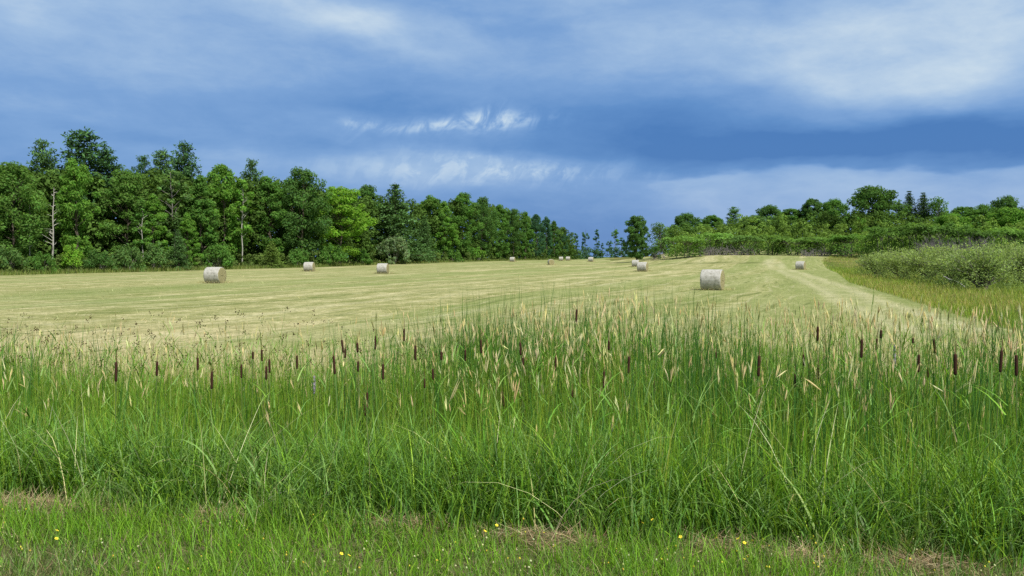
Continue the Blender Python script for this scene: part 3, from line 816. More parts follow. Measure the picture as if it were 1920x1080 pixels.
mass('hill_wood', 'dark wood closing the top of the right hand slope', 'woodland', spots, 0.6, (0.042, 0.088, 0.026), 75, per=40)

# grey leafless stems inside the thicket
def bare_stems(name, label, boxes, seed):
    rng = np.random.default_rng(seed); paths = []
    for (px0, px1, d0, d1, n, h) in boxes:
        for i in range(n):
            g = np.array(gpoint(rng.uniform(px0, px1), rng.uniform(d0, d1)))
            hh = h * rng.uniform(0.6, 1.1)
            hh *= rng.uniform(0.6, 1.0); e = g + np.array([rng.normal() * 0.8, rng.normal() * 0.8, hh])
            paths.append(limb(g, e, 0.06, 0.02, rng, 4, 0))
            for k in range(3):
                t = rng.uniform(0.35, 0.9); b0 = g * (1 - t) + e * t
                paths.append(limb(b0, b0 + np.array([rng.normal() * 0.7, rng.normal() * 0.7, hh * rng.uniform(0.15, 0.4)]), 0.03, 0.012, rng, 3))
    V, q = tubes(paths, 4)
    o = link(name, mesh_np(name, V, q, M_GREYBARK, None, True)); tag(o, label, 'stems', kind='stuff')
M_GREYBARK = simple_mat('bleached_bark', (0.17, 0.155, 0.16), 0.9, 5, 0.35, (1, 1, 0.3))
bare_stems('bare_stems', 'grey leafless stems showing in gaps of the sumac thicket',
           [(1310, 1420, 195, 199, 90, 2.6), (1500, 1600, 188, 193, 60, 2.0), (1725, 1860, 164, 169, 300, 5.0), (1225, 1250, 205, 211, 14, 2.6)], 81)

# leaning pale branch under the willows
V, q = tubes([limb(np.array(gpoint(1768, 62)) + np.array([0, 0, 0.85]), np.array(gpoint(1800, 60)) + np.array([0, 0, 0.35]), 0.035, 0.05, R, 6),
              limb(np.array(gpoint(1800, 60)) + np.array([0, 0, 0.35]), np.array(gpoint(1812, 59)) + np.array([0, 0, -0.02]), 0.05, 0.06, R, 4)], 6)
tag(link('fallen_branch', mesh_np('fallen_branch', V, q, M_PALE, None, True)), 'pale dead branch leaning under the willow bushes', 'branch')

# ------------------------------------------------------------------ round hay bales
def bale_materials():
    m, b, out = new_mat('net_wrap')
    tc = b.n.new('ShaderNodeTexCoord'); v = tc.outputs['Object']; p = b.sep(v)
    w = b.noise(b.xyz(b.mul(p[0], 30.0), b.mul(p[1], 2.0), b.mul(p[2], 2.0)), 1.0, 4, 0.6)
    n = b.noise(v, 4.5, 6, 0.7)
    c1 = b.ramp(n, [(0.28, (0.20, 0.195, 0.16)), (0.48, (0.36, 0.355, 0.32)), (0.70, (0.48, 0.475, 0.45))])
    c2 = b.mix(b.maprange(w, 0.52, 0.7, 0, 0.45), c1, (0.22, 0.21, 0.17, 1))
    pr = b.n.new('ShaderNodeBsdfPrincipled'); b.l.new(c2, pr.inputs['Base Color']); pr.inputs['Roughness'].default_value = 0.7
    pr.inputs['Specular IOR Level'].default_value = 0.25
    bn = b.n.new('ShaderNodeBump'); bn.inputs['Strength'].default_value = 0.5; bn.inputs['Distance'].default_value = 0.03
    b.l.new(b.add(w, n), bn.inputs['Height']); b.l.new(bn.outputs[0], pr.inputs['Normal'])
    b.l.new(pr.outputs[0], out.inputs[0])
    m2, b, out = new_mat('bale_end_hay')
    tc = b.n.new('ShaderNodeTexCoord'); v = tc.outputs['Object']; p = b.sep(v)
    rad = b.math('SQRT', b.add(b.mul(p[1], p[1]), b.mul(p[2], p[2])))
    n = b.noise(v, 9.0, 6, 0.7)
    rings = b.noise(b.xyz(b.add(b.mul(rad, 14.0), b.mul(n, 1.4)), 0.0, 0.0), 1.0, 3, 0.6)
    cc = b.ramp(rings, [(0.3, (0.17, 0.16, 0.075)), (0.55, (0.32, 0.29, 0.155)), (0.75, (0.45, 0.41, 0.25))])
    pr = b.n.new('ShaderNodeBsdfPrincipled'); b.l.new(cc, pr.inputs['Base Color']); pr.inputs['Roughness'].default_value = 1
    pr.inputs['Specular IOR Level'].default_value = 0
    bn = b.n.new('ShaderNodeBump'); bn.inputs['Strength'].default_value = 0.8; bn.inputs['Distance'].default_value = 0.04
    b.l.new(b.add(rings, n), bn.inputs['Height']); b.l.new(bn.outputs[0], pr.inputs['Normal'])
    b.l.new(pr.outputs[0], out.inputs[0])
    return m, m2
M_NET, M_HAY = bale_materials()
def make_bale():
    """lies on its side, axis along x, base at z = 0, radius 0.75, length 1.4"""
    rng = np.random.default_rng(5)
    root = empty('hay_bale')
    ns, L, r0 = 56, 1.40, 0.755
    xs = np.array([-0.5, -0.49, -0.46, -0.38, -0.22, 0, 0.22, 0.38, 0.46, 0.49, 0.5]) * L
    rr = r0 * np.array([0.935, 0.965, 0.985, 1.0, 1.006, 1.008, 1.006, 1.0, 0.985, 0.965, 0.935])
    an = np.arange(ns) / ns * 2 * np.pi
    lump = 1 + 0.010 * np.sin(3 * an + 1) + 0.008 * np.sin(7 * an) + 0.006 * rng.normal(size=ns)
    def ring(x, r):
        y = np.cos(an) * r * lump * 1.02; z = np.sin(an) * r * lump
        z = np.maximum(z, -r0 * 0.955)
        return np.stack([np.full(ns, x), y, z + r0 * 0.93], -1)
    V = np.concatenate([ring(x, r) for x, r in zip(xs, rr)])
    V[:, :] += rng.normal(size=V.shape) * 0.006
    i = np.arange(len(xs) - 1)[:, None] * ns; j = np.arange(ns)[None]; j2 = (j + 1) % ns
    q = np.stack([i + j, i + j2, i + ns + j2, i + ns + j], -1).reshape(-1, 4)
    link('net_wrap', mesh_np('net_wrap', V, q, M_NET, None, True), root)
    radii = np.array([1.0, 0.96, 0.85, 0.7, 0.55, 0.4, 0.25, 0.12, 0.03])
    def end():
        W = np.concatenate([ring(0.5 * L - 0.012 + (0 if k == 0 else 0.018 + rng.uniform(-0.012, 0.02)) , 0.93 * r0 * f) * np.array([1, 1, 1]) for k, f in enumerate(radii)])
        W[:, 0] += rng.normal(size=len(W)) * 0.008
        W[:, 2] = np.maximum(W[:, 2], -0.02)
        i = np.arange(len(radii) - 1)[:, None] * ns
        q = np.stack([i + j, i + j2, i + ns + j2, i + ns + j], -1).reshape(-1, 4)
        cap = np.arange(ns).reshape(1, -1)[:, ::1] + (len(radii) - 1) * ns
        return mesh_np('end_face', W, [q, cap], M_HAY, None, True)
    # loose straw ends sticking out round the rim
    link('end_face', end(), root)
    e2 = link('end_face', end(), root); e2.rotation_euler = (0, 0, math.pi)
    return root
BALEG = 'round hay bales lying on the mown field'
BALES = [  # px, distance, turn towards camera, size, label
 (1336, 55.5, 13, 1.00, 'largest round bale, pale and net wrapped, standing alone on the right of the field'),
 (403, 71, 30, 1.00, 'large round bale at the left with its straw end turned to the right'),
 (580, 122, 18, 1.00, 'small round bale below the big dark maple, second bale from the left'),
 (718, 109, 16, 0.98, 'round bale below the layered pine, third bale from the left'),
 (961, 238, 16, 0.98, 'tiny white bale close to the receding forest edge'),
 (1033, 186, 78, 0.94, 'round bale seen end on, showing its olive straw face'),
 (1052, 262, 5, 0.92, 'tiny pale bale just right of the one seen end on'),
 (1065, 268, 8, 0.95, 'tiny pale bale between the end-on bale and the far lone bale'),
 (1108, 236, 14, 0.98, 'far lone bale below the open gap in the trees'),
 (1192, 164, 12, 0.98, 'bale in front of the lone full tree, smaller of the two nearly touching'),
 (1205, 121, 16, 1.00, 'bale in front of another near the lone tree, larger of the two nearly touching'),
 (1501, 138, 16, 1.00, 'small bale beside the pale track at the right'),
]
bale0 = make_bale()
for i, (px, d, turn, s, lab) in enumerate(BALES):
    o = bale0 if i == 0 else copy_tree(bale0)
    g = gpoint(px, d)
    o.location = (g.x, g.y, g.z - 0.02)
    az = math.atan2(g.x, g.y)
    o.rotation_euler = (0, 0, -az - math.radians(turn))
    o.scale = (s, s, s)
    tag(o, lab, 'hay bale', BALEG)

# ------------------------------------------------------------------ grasses
def scatter(n, v0, v1, pad=1.6, ymax=None):
    """n root points whose distance past the verge edge lies in v0..v1, over the width in view"""
    v = R.uniform(v0, v1, int(n * 1.0))
    half = 0.70 * v1 + pad
    x = R.uniform(-half, half, len(v))
    y = v - 0.155 * np.clip(x, -12, 12)
    ok = np.abs(x) < 0.70 * y + pad
    x, y = x[ok], y[ok]
    return np.stack([x, y, height(x, y)], -1)

def tints(n, cols, weights, jit=0.32):
    cols = np.array(cols); idx = R.choice(len(cols), n, p=np.array(weights) / np.sum(weights))
    return np.clip(cols[idx] * (1 + R.normal(size=(n, 1)) * jit) * (1 + R.normal(size=(n, 3)) * 0.05), 0.004, 1)

GR = [(0.130, 0.265, 0.026), (0.062, 0.160, 0.022), (0.215, 0.365, 0.034), (0.340, 0.430, 0.070)]
CAT = [(0.055, 0.160, 0.032), (0.085, 0.205, 0.045), (0.140, 0.275, 0.045)]
TAN = [(0.80, 0.74, 0.38), (0.86, 0.81, 0.48), (0.70, 0.63, 0.30)]

def add_blades(S, P, h, w, th0, bend, tint, nseg=4, az=None, **k):
    n = len(P)
    az = R.uniform(0, 2 * np.pi, n) if az is None else az
    V, q, t, tip, D = blades(P, h, w, th0, bend, az, nseg, tint, R.uniform(-0.8, 0.8, n), **k)
    S.add(V, q, t)
    return tip, D

def tallness(P):
    """taller towards the middle and right of the ditch"""
    a = P[:, 0] / np.maximum(P[:, 1], 1)
    return 0.90 + 0.25 * ss(-0.32, 0.10, a) + 0.16 * (vnoise(P[:, 0] * 0.7, P[:, 1] * 0.7) - 0.5)

def patches(x, y):
    """bare strawy spots of the verge"""
    m = np.zeros_like(x)
    for px, py, rx, ry in ((20, 958, 0.30, 0.13), (110, 975, 0.28, 0.07), (410, 985, 0.16, 0.10), (745, 1005, 0.26, 0.06), (1062, 1034, 0.17, 0.09), (980, 1024, 0.16, 0.05), (1362, 1040, 0.18, 0.06), (1515, 1062, 0.12, 0.08), (1745, 1072, 0.2, 0.07)):
        d = EYE / ((py - HOR) / F); cx = gx(px, d)
        m = np.maximum(m, np.exp(-((x - cx) / (1.25 * rx)) ** 2 - ((y - d) / (1.5 * ry)) ** 2))
    return m

CATTAILS = [  # px, py of the spike, spike length px, lean, label
 (214, 698, 38, 2, 'leftmost cattail, its long brown spike alone among pale grass'),
 (291, 692, 28, 1, 'second cattail from the left, slim brown spike'),
 (368, 683, 24, 0, 'slim brown cattail a little above the thick spike under the left bale'),
 (394, 714, 34, 0, 'thick brown cattail spike straight below the large left bale'),
 (450, 697, 26, 1, 'single brown cattail midway between the left bale and the next bale'),
 (472, 667, 14, 0, 'tiny dark cattail tip left of the close trio'),
 (489, 667, 22, 0, 'upper slim cattail of the close trio left of the second bale'),
 (503, 687, 26, 1, 'right red brown cattail of the close trio left of the second bale'),
 (497, 700, 26, -1, 'lowest red brown cattail of the close trio left of the second bale'),
 (555, 680, 26, 0, 'dark cattail with a pale seed head curling over it'),
 (625, 685, 36, -3, 'long leaning cattail left of the crossed pair'),
 (641, 650, 25, -4, 'upper cattail of the slanting pair right of the second bale'),
 (646, 663, 18, 2, 'lower cattail of the slanting pair right of the second bale'),
 (669, 652, 18, 0, 'short cattail between the slanting pair and the upright one below the third bale'),
 (670, 688, 20, 0, 'dark cattail directly under the short one left of the third bale'),
 (703, 643, 26, 0, 'upright maroon cattail just below and left of the third bale'),
 (717, 698, 30, 1, 'brown cattail beside straw seed heads under the third bale'),
 (687, 752, 30, 1, 'upper spike of the lowest pair of cattails, crossed by a pale stalk'),
 (682, 770, 24, -2, 'lower spike of the lowest pair of cattails'),
 (757, 628, 24, 0, 'tall cattail with a long thin tip, highest left of the centre'),
 (778, 662, 28, 0, 'upright brown cattail right of the tall thin tipped one'),
 (795, 720, 18, 0, 'faint dark cattail deep in green leaves left of centre'),
 (811, 703, 22, 0, 'small red brown cattail left of a bent straw seed head'),
 (827, 668, 16, 0, 'small cattail behind a straw seed head left of centre'),
 (872, 667, 22, 1, 'dark cattail left of the cattail wrapped in seed heads'),
 (902, 650, 26, 0, 'cattail wrapped in golden seed heads below the green tussock'),
 (943, 750, 28, -3, 'low brown blurred cattail in the middle of the green leaves'),
 (976, 655, 24, -1, 'upper dark cattail of the stacked pair below the far bales'),
 (981, 678, 14, 0, 'lower short cattail of the stacked pair below the far bales'),
 (1042, 683, 26, 0, 'slim dark cattail below the bale seen end on'),
 (1074, 742, 18, 0, 'low small cattail among pale seed heads below the end-on bale'),
 (1081, 592, 24, 2, 'highest thin dark cattail, reaching into the mown field'),
 (1133, 713, 32, 1, 'thick red brown cattail below the open gap in the trees'),
 (1142, 648, 18, 0, 'small cattail above the thick red brown one'),
 (1180, 685, 32, 0, 'thick dark cattail below the two nearly touching bales'),
 (1228, 733, 24, 0, 'low cattail with a pale seed head hanging from its foot'),
 (1344, 667, 12, 0, 'tiny dark cattail below the largest bale'),
 (1425, 687, 40, 0, 'longest dark cattail, standing alone right of the largest bale'),
 (1509, 676, 22, 0, 'dark cattail below the small bale by the track'),
 (1493, 715, 26, 1, 'slim cattail behind straw heads, lowest under the small bale by the track'),
 (1520, 710, 26, 0, 'dark slim cattail between the two straw clumps under the small bale'),
 (1537, 699, 26, -1, 'dark cattail with a pale head laid across its top'),
 (1535, 626, 28, 0, 'tall thin cattail among pointed leaves, above the others under the small bale'),
 (1618, 654, 36, -1, 'long slim cattail left of the twin short cattails'),
 (1646, 646, 22, 2, 'left one of the twin short cattails'),
 (1654, 627, 16, 0, 'upper right one of the twin short cattails'),
 (1657, 704, 20, 0, 'low dark cattail below the twin short cattails'),
 (1714, 639, 10, 0, 'tiniest cattail, high behind the leaves right of the twin ones'),
 (1755, 650, 28, -2, 'dark cattail leaning left under the willow row'),
 (1726, 682, 34, 0, 'thick cattail above a white bent leaf'),
 (1744, 699, 20, 1, 'short cattail just right of the white bent leaf'),
 (1795, 684, 40, 0, 'thick dark upright cattail below the willow with a forked trunk'),
 (1881, 678, 42, 3, 'long cattail leaning right, left of the one at the right edge'),
 (1888, 657, 14, 0, 'short cattail peeping above the long leaning one'),
 (1910, 686, 40, -1, 'thick dark cattail nearest the right edge'),
]
def cattail_d(ln):
    return max(5.7, min(min(10.5, max(6.4, 0.19 * F / ln)) * 0.84, 8.3))
CATPOS = [(gx(px, cattail_d(ln)), cattail_d(ln)) for px, py, ln, lean, lab in CATTAILS]
def clear(P):
    """the reeds part a little in front of each cattail"""
    k = np.ones(len(P), bool); u = R.random(len(P)) < 0.88
    for cx, cd in CATPOS:
        k &= ~(u & (P[:, 1] < cd + 0.03) & (P[:, 1] > cd - 1.9) & (np.abs(P[:, 0] - cx * P[:, 1] / cd) < 0.045))
    return k

# front lush grass on the bank
S = Soup()
P = scatter(31000, 4.40, 6.4)
n = len(P); v = ditch(P[:, 0], P[:, 1])
keep = R.random(n) < 0.15 + 0.85 * ss(4.42, 4.72, v + 0.5 * (vnoise(P[:, 0] * 1.3, P[:, 1] * 1.3) - 0.5)); keep &= R.random(n) > 1.6 * patches(P[:, 0], P[:, 1] - 0.12)
P = P[keep]; n = len(P); v = v[keep]
hh = (0.25 + 0.42 * ss(4.45, 5.3, v)) * R.uniform(0.6, 1.25, n) * (0.8 + 0.5 * vnoise(P[:, 0] * 1.1 + 9, P[:, 1] * 1.1))
add_blades(S, P, hh, R.uniform(0.0045, 0.0115, n), R.uniform(0.02, 0.30, n), R.uniform(0.2, 1.9, n), tints(n, GR[:3] + [(0.15, 0.30, 0.070)], [3, 1.6, 2.5, 3]), 5)
# broad arching blades leaning out over the verge
P = scatter(5200, 4.62, 6.3); n = len(P); keep = R.random(n) > 1.3 * patches(P[:, 0], P[:, 1] - 0.1); P = P[keep]; n = len(P)
v = ditch(P[:, 0], P[:, 1]); P[:, 2] += R.uniform(0.0, 0.45, n) * ss(4.6, 5.6, v)
add_blades(S, P, R.uniform(0.30, 0.62, n), R.uniform(0.009, 0.017, n), R.uniform(0.15, 0.7, n), R.uniform(0.7, 1.7, n), tints(n, [(0.16, 0.30, 0.060), (0.23, 0.38, 0.11), (0.13, 0.26, 0.035)], [3, 2, 2]), 6, power=2.2)
tag(link('bank_grass', S.mesh('bank_grass', M_GRASS)), 'lush arching green grass along the edge of the ditch', 'grass', kind='stuff')

# tall grass
S = Soup()
P = scatter(58000, 5.0, 12.6)
a = P[:, 0] / P[:, 1]; v = ditch(P[:, 0], P[:, 1])
keep = (v > 6.0 - 0.95 * ss(-0.35, 0.0, a)) & (R.random(len(P)) < 1 - 0.5 * ss(9.5, 12.4, v)) & clear(P); P = P[keep]; n = len(P); v = v[keep]
hh = 1.24 * tallness(P) * R.uniform(0.50, 1.17, n) * (1 - 0.42 * ss(9.8, 12.4, v)) * (0.60 + 0.40 * ss(5.0, 8.0, v))
add_blades(S, P, hh, R.uniform(0.005, 0.0135, n), R.uniform(0.0, 0.11, n), R.uniform(0.0, 0.32, n) + (R.random(n) < 0.14) * 1.2,
           tints(n, GR, [3, 1.9, 3, 1.6]), 4)
tag(link('tall_grass', S.mesh('tall_grass', M_GRASS)), 'dense tall green grass filling the ditch', 'grass', kind='stuff')

# cattail leaves in patches
S = Soup()
P = scatter(36000, 5.9, 11.8)
pn = vnoise(P[:, 0] * 0.45 + 3, P[:, 1] * 0.6 + 5); a = P[:, 0] / P[:, 1]
keep = R.random(len(P)) < np.clip((pn - 0.38) * 2.4, 0, 1) * (0.35 + 0.65 * ss(-0.35, 0.1, a)); keep &= clear(P); P = P[keep]; n = len(P)
hh = 1.62 * tallness(P) * R.uniform(0.7, 1.2, n) * (0.55 + 0.45 * ss(5.6, 8.0, ditch(P[:, 0], P[:, 1])))
add_blades(S, P, hh, R.uniform(0.008, 0.013, n), R.uniform(0.0, 0.14, n), R.uniform(0.0, 0.28, n), tints(n, CAT, [3, 2, 2], 0.14), 4, power=3.0)
tag(link('cattail_leaves', S.mesh('cattail_leaves', M_GRASS)), 'stiff upright bluish green cattail leaves in the ditch', 'cattail leaves', kind='stuff')

# flowering culms with broad side leaves and seed heads
S = Soup(); SH = Soup()
P = scatter(19000, 5.3, 13.6)
a = P[:, 0] / P[:, 1]; v = ditch(P[:, 0], P[:, 1])
keep = (v > 6.3 - 1.0 * ss(-0.35, 0.0, a)) & (R.random(len(P)) < 0.45 + 0.55 * ss(-0.25, 0.1, a) * (0.5 + vnoise(P[:, 0] * .6, P[:, 1] * .6))) & clear(P); P = P[keep]; n = len(P); v = v[keep]; a = a[keep]
hh = 1.42 * tallness(P) * R.uniform(0.66, 1.24, n) * (0.60 + 0.40 * ss(5.2, 8.0, v)) * (1 - 0.22 * ss(10, 12.5, v))
azc = R.uniform(0, 2 * np.pi, n)
th0 = R.uniform(0, 0.10, n); bd = R.uniform(0.0, 0.30, n) + (R.random(n) < 0.05) * 0.7
tip, D = add_blades(S, P, hh, np.full(n, 0.0042), th0, bd, tints(n, [(0.25, 0.37, 0.05), (0.38, 0.43, 0.11), (0.17, 0.30, 0.03)], [2, 1.2, 2]), 4, az=azc, wmin=0.6)
hd = R.random(n) < (0.28 + 0.30 * ss(-0.30, 0.05, a)) * (0.12 + 0.88 * ss(6.0, 8.6, v)) * (0.35 + 1.2 * vnoise(P[:, 0] * 0.9 + 3, P[:, 1] * 0.9))
nh = hd.sum()
L = R.uniform(0.09, 0.20, nh); rr = R.uniform(0.0034, 0.0064, nh)
tt = tints(nh, TAN + [(0.44, 0.46, 0.18)], [3, 3, 1.0, 1.5], 0.10)
for k in range(3):
    off = R.normal(size=(nh, 3)) * 0.0045 * (k > 0)
    dd = D[hd] + R.normal(size=(nh, 3)) * (0.09 if k else 0.02); dd /= np.linalg.norm(dd, axis=1, keepdims=True)
    Vs, qs, ts = spindles(tip[hd] + off + D[hd] * (L * (0.0, 0.12, 0.42)[k])[:, None], dd, L * (1, 0.6, 0.45)[k], rr * (1, 0.8, 0.7)[k], tt)
    SH.add(Vs, qs, ts)
for k in range(3):
    m = R.random(n) < 0.72
    t = R.uniform(0.28, 0.88, n)[m]
    base = P[m] * (1 - t[:, None]) + tip[m] * t[:, None]
    nl = len(base)
    add_blades(S, base, R.uniform(0.18, 0.42, nl), R.uniform(0.007, 0.0145, nl), R.uniform(0.35, 0.95, nl), R.uniform(0.3, 1.3, nl),
               tints(nl, [(0.15, 0.31, 0.04), (0.24, 0.40, 0.11), (0.11, 0.25, 0.03)], [3, 2, 2]), 4)
tag(link('reed_grass', S.mesh('reed_grass', M_GRASS)), 'leafy stems of reed grass with side blades in the ditch', 'grass', kind='stuff')
tag(link('seed_heads', SH.mesh('seed_heads', M_DRY)), 'straw coloured seed heads nodding above the ditch grass', 'seed heads', kind='stuff')

# dry fringe between ditch and field
S = Soup()
P = scatter(48000, 11.4, 19.5, 2.5)
pn = vnoise(P[:, 0] * 0.35 + 11, P[:, 1] * 0.5)
v = ditch(P[:, 0], P[:, 1])
keep = R.random(len(P)) < (0.25 + 0.9 * pn) * (1 - 0.85 * ss(13.0, 19.5, v)); P = P[keep]; n = len(P)
add_blades(S, P, R.uniform(0.18, 0.52, n), R.uniform(0.003, 0.006, n), R.uniform(0, 0.25, n), R.uniform(0.1, 0.7, n),
           tints(n, [(0.64, 0.55, 0.30), (0.58, 0.51, 0.25), (0.55, 0.42, 0.25), (0.26, 0.34, 0.08)], [3, 3, 1.6, 2.0]), 3)
tag(link('dry_grass', S.mesh('dry_grass', M_DRY)), 'pale dry grass fringe between the ditch and the mown field', 'grass', kind='stuff')

# green tuft that stands out behind the reeds
S = Soup()
c = gpoint(905, 15.5)
n = 1300; P = np.stack([c.x + R.normal(size=n) * 0.24, c.y + R.normal(size=n) * 0.22, np.zeros(n)], -1); P[:, 2] = height(P[:, 0], P[:, 1])
add_blades(S, P, R.uniform(0.6, 1.3, n), R.uniform(0.006, 0.009, n), R.uniform(0, 0.2, n), R.uniform(0.1, 0.6, n), tints(n, GR[:2] + [(0.09, 0.14, 0.04)], [2, 2, 2]), 3)
o = link('grass_tussock', S.mesh('grass_tussock', M_GRASS)); tag(o, 'dark green grass tussock standing alone behind the seed heads', 'grass')

# dark brown branching rush heads at the back left
S = Soup(); SH = Soup()
P = scatter(1500, 9.2, 12.8)
a = P[:, 0] / P[:, 1]
keep = R.random(len(P)) < (1 - ss(-0.32, 0.0, a)) * 0.85 * vnoise(P[:, 0] * 0.9, P[:, 1] * 0.9) + 0.006; P = P[keep]; n = len(P)
tip, D = add_blades(S, P, R.uniform(1.05, 1.5, n), np.full(n, 0.004), R.uniform(0, 0.1, n), R.uniform(0, 0.2, n), tints(n, GR[:2], [1, 1]), 3, wmin=0.6)
for k in range(5):
    off = R.normal(size=(n, 3)) * np.array([0.022, 0.022, 0.022])
    dd = unit(n, R); dd[:, 2] = np.abs(dd[:, 2]) + 0.4; dd /= np.linalg.norm(dd, axis=1, keepdims=True)
    add = spindles(tip + off, dd, R.uniform(0.016, 0.032, n), R.uniform(0.005, 0.008, n), tints(n, [(0.07, 0.045, 0.022), (0.10, 0.065, 0.03), (0.14, 0.10, 0.04)], [2, 2, 1]))
    SH.add(*add)
tag(link('rush_stems', S.mesh('rush_stems', M_GRASS)), 'thin green rush stems at the back left of the ditch', 'rushes', kind='stuff')
tag(link('rush_heads', SH.mesh('rush_heads', M_DRY)), 'small dark brown rush seed clusters at the back left of the ditch', 'seed heads', kind='stuff')

# bent and dry stalks lying through the green
S = Soup()
P = scatter(1000, 4.9, 10.5)
for px, d, k in ((20, 5.7, 14), (140, 5.35, 10), (415, 5.1, 26), (1060, 4.75, 10), (1500, 4.9, 10), (1700, 4.7, 8)):
    c = gpoint(px, d); e = R.normal(size=(k, 2)) * 0.16; P = np.concatenate([P, np.stack([c.x + e[:, 0], c.y + e[:, 1] * 0.6, height(c.x + e[:, 0], c.y + e[:, 1] * 0.6)], -1)])
n = len(P)
add_blades(S, P, R.uniform(0.35, 1.15, n), R.uniform(0.003, 0.006, n), R.uniform(0.1, 0.7, n), R.uniform(0.2, 1.6, n), tints(n, TAN + [(0.5, 0.46, 0.30)], [2, 2, 2, 2]), 5, wmin=0.4)
tag(link('dry_stalks', S.mesh('dry_stalks', M_DRY)), 'bleached bent stalks caught among the green grass', 'stalks', kind='stuff')

# verge: short grass, straw thatch
S = Soup()
n0 = 80000
y = R.uniform(3.0, 5.35, n0); x = R.uniform(-5.2, 5.2, n0); v = ditch(x, y)
ok = (np.abs(x) < 0.70 * y + 0.8) & (v < 5.15); x, y, v = x[ok], y[ok], v[ok]
pm = patches(x, y)
ok = R.random(len(x)) < np.clip(1 - 1.5 * pm, 0.02, 1) * (0.55 + 0.7 * vnoise(x * 2.1, y * 2.1)); x, y, v = x[ok], y[ok], v[ok]
P = np.stack([x, y, height(x, y)], -1); n = len(P)
green = ss(0.20, 0.60, vnoise(x * 0.8 + 2, y * 0.8 + 4)) * ss(4.8, 4.3, v) * (1 - 0.45 * ss(0.5, 2.5, x))
hh = (0.035 + 0.10 * vnoise(x * 1.7 + 5, y * 1.7) + 0.06 * green + 0.12 * ss(0.62, 0.85, vnoise(x * 2.3 + 31, y * 2.3)) * ss(4.1, 4.7, v)) * R.uniform(0.5, 1.4, n)
t1 = tints(n, [(0.20, 0.38, 0.028), (0.15, 0.32, 0.028)], [1, 1]); t2 = tints(n, [(0.16, 0.27, 0.07), (0.22, 0.29, 0.10), (0.38, 0.34, 0.18), (0.12, 0.24, 0.05)], [3, 2, 1.4, 3])
pick = (R.random(n) < 0.08 + 0.8 * green)[:, None]
add_blades(S, P, hh, R.uniform(0.0025, 0.0055, n), R.uniform(0.0, 0.6, n), R.uniform(0.2, 1.5, n), np.where(pick, t1, t2), 3)
tag(link('verge_grass', S.mesh('verge_grass', M_GRASS)), 'short green grass of the mown verge in the foreground', 'grass', kind='stuff')
S = Soup()
n0 = 62000
y = R.uniform(3.6, 5.4, n0); x = R.uniform(-4.5, 4.5, n0); pm = patches(x, y)
ok = R.random(n0) < pm * 1.3 + 0.02; x, y, pm = x[ok], y[ok], pm[ok]; n = len(x)
P = np.stack([x, y, height(x, y) + 0.008 + 0.075 * pm * R.random(n)], -1)
add_blades(S, P, R.uniform(0.05, 0.20, n), R.uniform(0.002, 0.004, n), R.uniform(1.1, 1.65, n), R.uniform(-0.3, 0.3, n), tints(n, [(0.52, 0.41, 0.25), (0.42, 0.32, 0.20), (0.32, 0.23, 0.14), (0.60, 0.51, 0.34)], [3, 3, 2, 1]), 2, wmin=0.5)
tag(link('straw_thatch', S.mesh('straw_thatch', M_DRY)), 'brown matted dead straw in bare spots of the verge', 'straw', kind='stuff')

# stubble and loose hay on the mown field
S = Soup()
n0 = 60000
y = 12.8 * np.exp(R.uniform(0, 1, n0) * math.log(75 / 12.8)); x = R.uniform(-1, 1, n0) * (0.70 * y + 2)
ok = (x < edge_right(y) - 0.4) & (ditch(x, y) > 12.6); x, y = x[ok], y[ok]
row = vnoise((0.933 * x - 0.361 * y) * 0.55, (0.361 * x + 0.933 * y) * 0.05)
ok = R.random(len(x)) < 0.35 + 0.65 * ss(0.35, 0.65, row); x, y = x[ok], y[ok]; row = row[ok]; n = len(x)
P = np.stack([x, y, height(x, y)], -1)
sz = 1 + y / 40
add_blades(S, P, R.uniform(0.03, 0.09, n) * sz ** 0.5, R.uniform(0.003, 0.006, n) * sz, R.uniform(0.2, 1.3, n), R.uniform(0.1, 0.8, n),
           np.where((R.random(n) < 0.45)[:, None], tints(n, [(0.20, 0.26, 0.07), (0.26, 0.30, 0.10)], [1, 1]), tints(n, [(0.50, 0.47, 0.25), (0.42, 0.40, 0.19), (0.56, 0.52, 0.32)], [1, 1, 1])), 2)
tag(link('hay_stubble', S.mesh('hay_stubble', M_DRY)), 'cut stubble and scattered loose hay on the mown field', 'stubble', kind='stuff')

S = Soup()
n0 = 60000
y = 14 * np.exp(R.uniform(0, 1, n0) * math.log(130 / 14)); x = R.uniform(-1, 1, n0) * (0.70 * y + 2)
ac = 0.933 * x - 0.361 * y + 3.0 * (vnoise(x * 0.03, y * 0.03) - 0.5)
band = np.abs(((ac / 5.2) % 1.0) - 0.5) * 5.2
lump = vnoise(x * 0.7, y * 0.35)
ok = (x < edge_right(y) - 1.0) & (ditch(x, y) > 13.5) & (R.random(n0) < np.exp(-(band / 0.55) ** 2) * ss(0.30, 0.62, lump) + 0.02); x, y, band = x[ok], y[ok], band[ok]; n = len(x)
P = np.stack([x, y, height(x, y) + 0.01 + R.random(n) * 0.10 * np.exp(-(band / 0.5) ** 2)], -1)
sz = 1 + y / 45
add_blades(S, P, R.uniform(0.10, 0.30, n) * sz ** 0.5, R.uniform(0.004, 0.008, n) * sz, R.uniform(0.9, 1.6, n), R.uniform(-0.2, 0.4, n), tints(n, [(0.56, 0.50, 0.29), (0.42, 0.40, 0.19), (0.26, 0.27, 0.10), (0.64, 0.58, 0.37)], [3, 2, 1.5, 2]), 2, wmin=0.5)
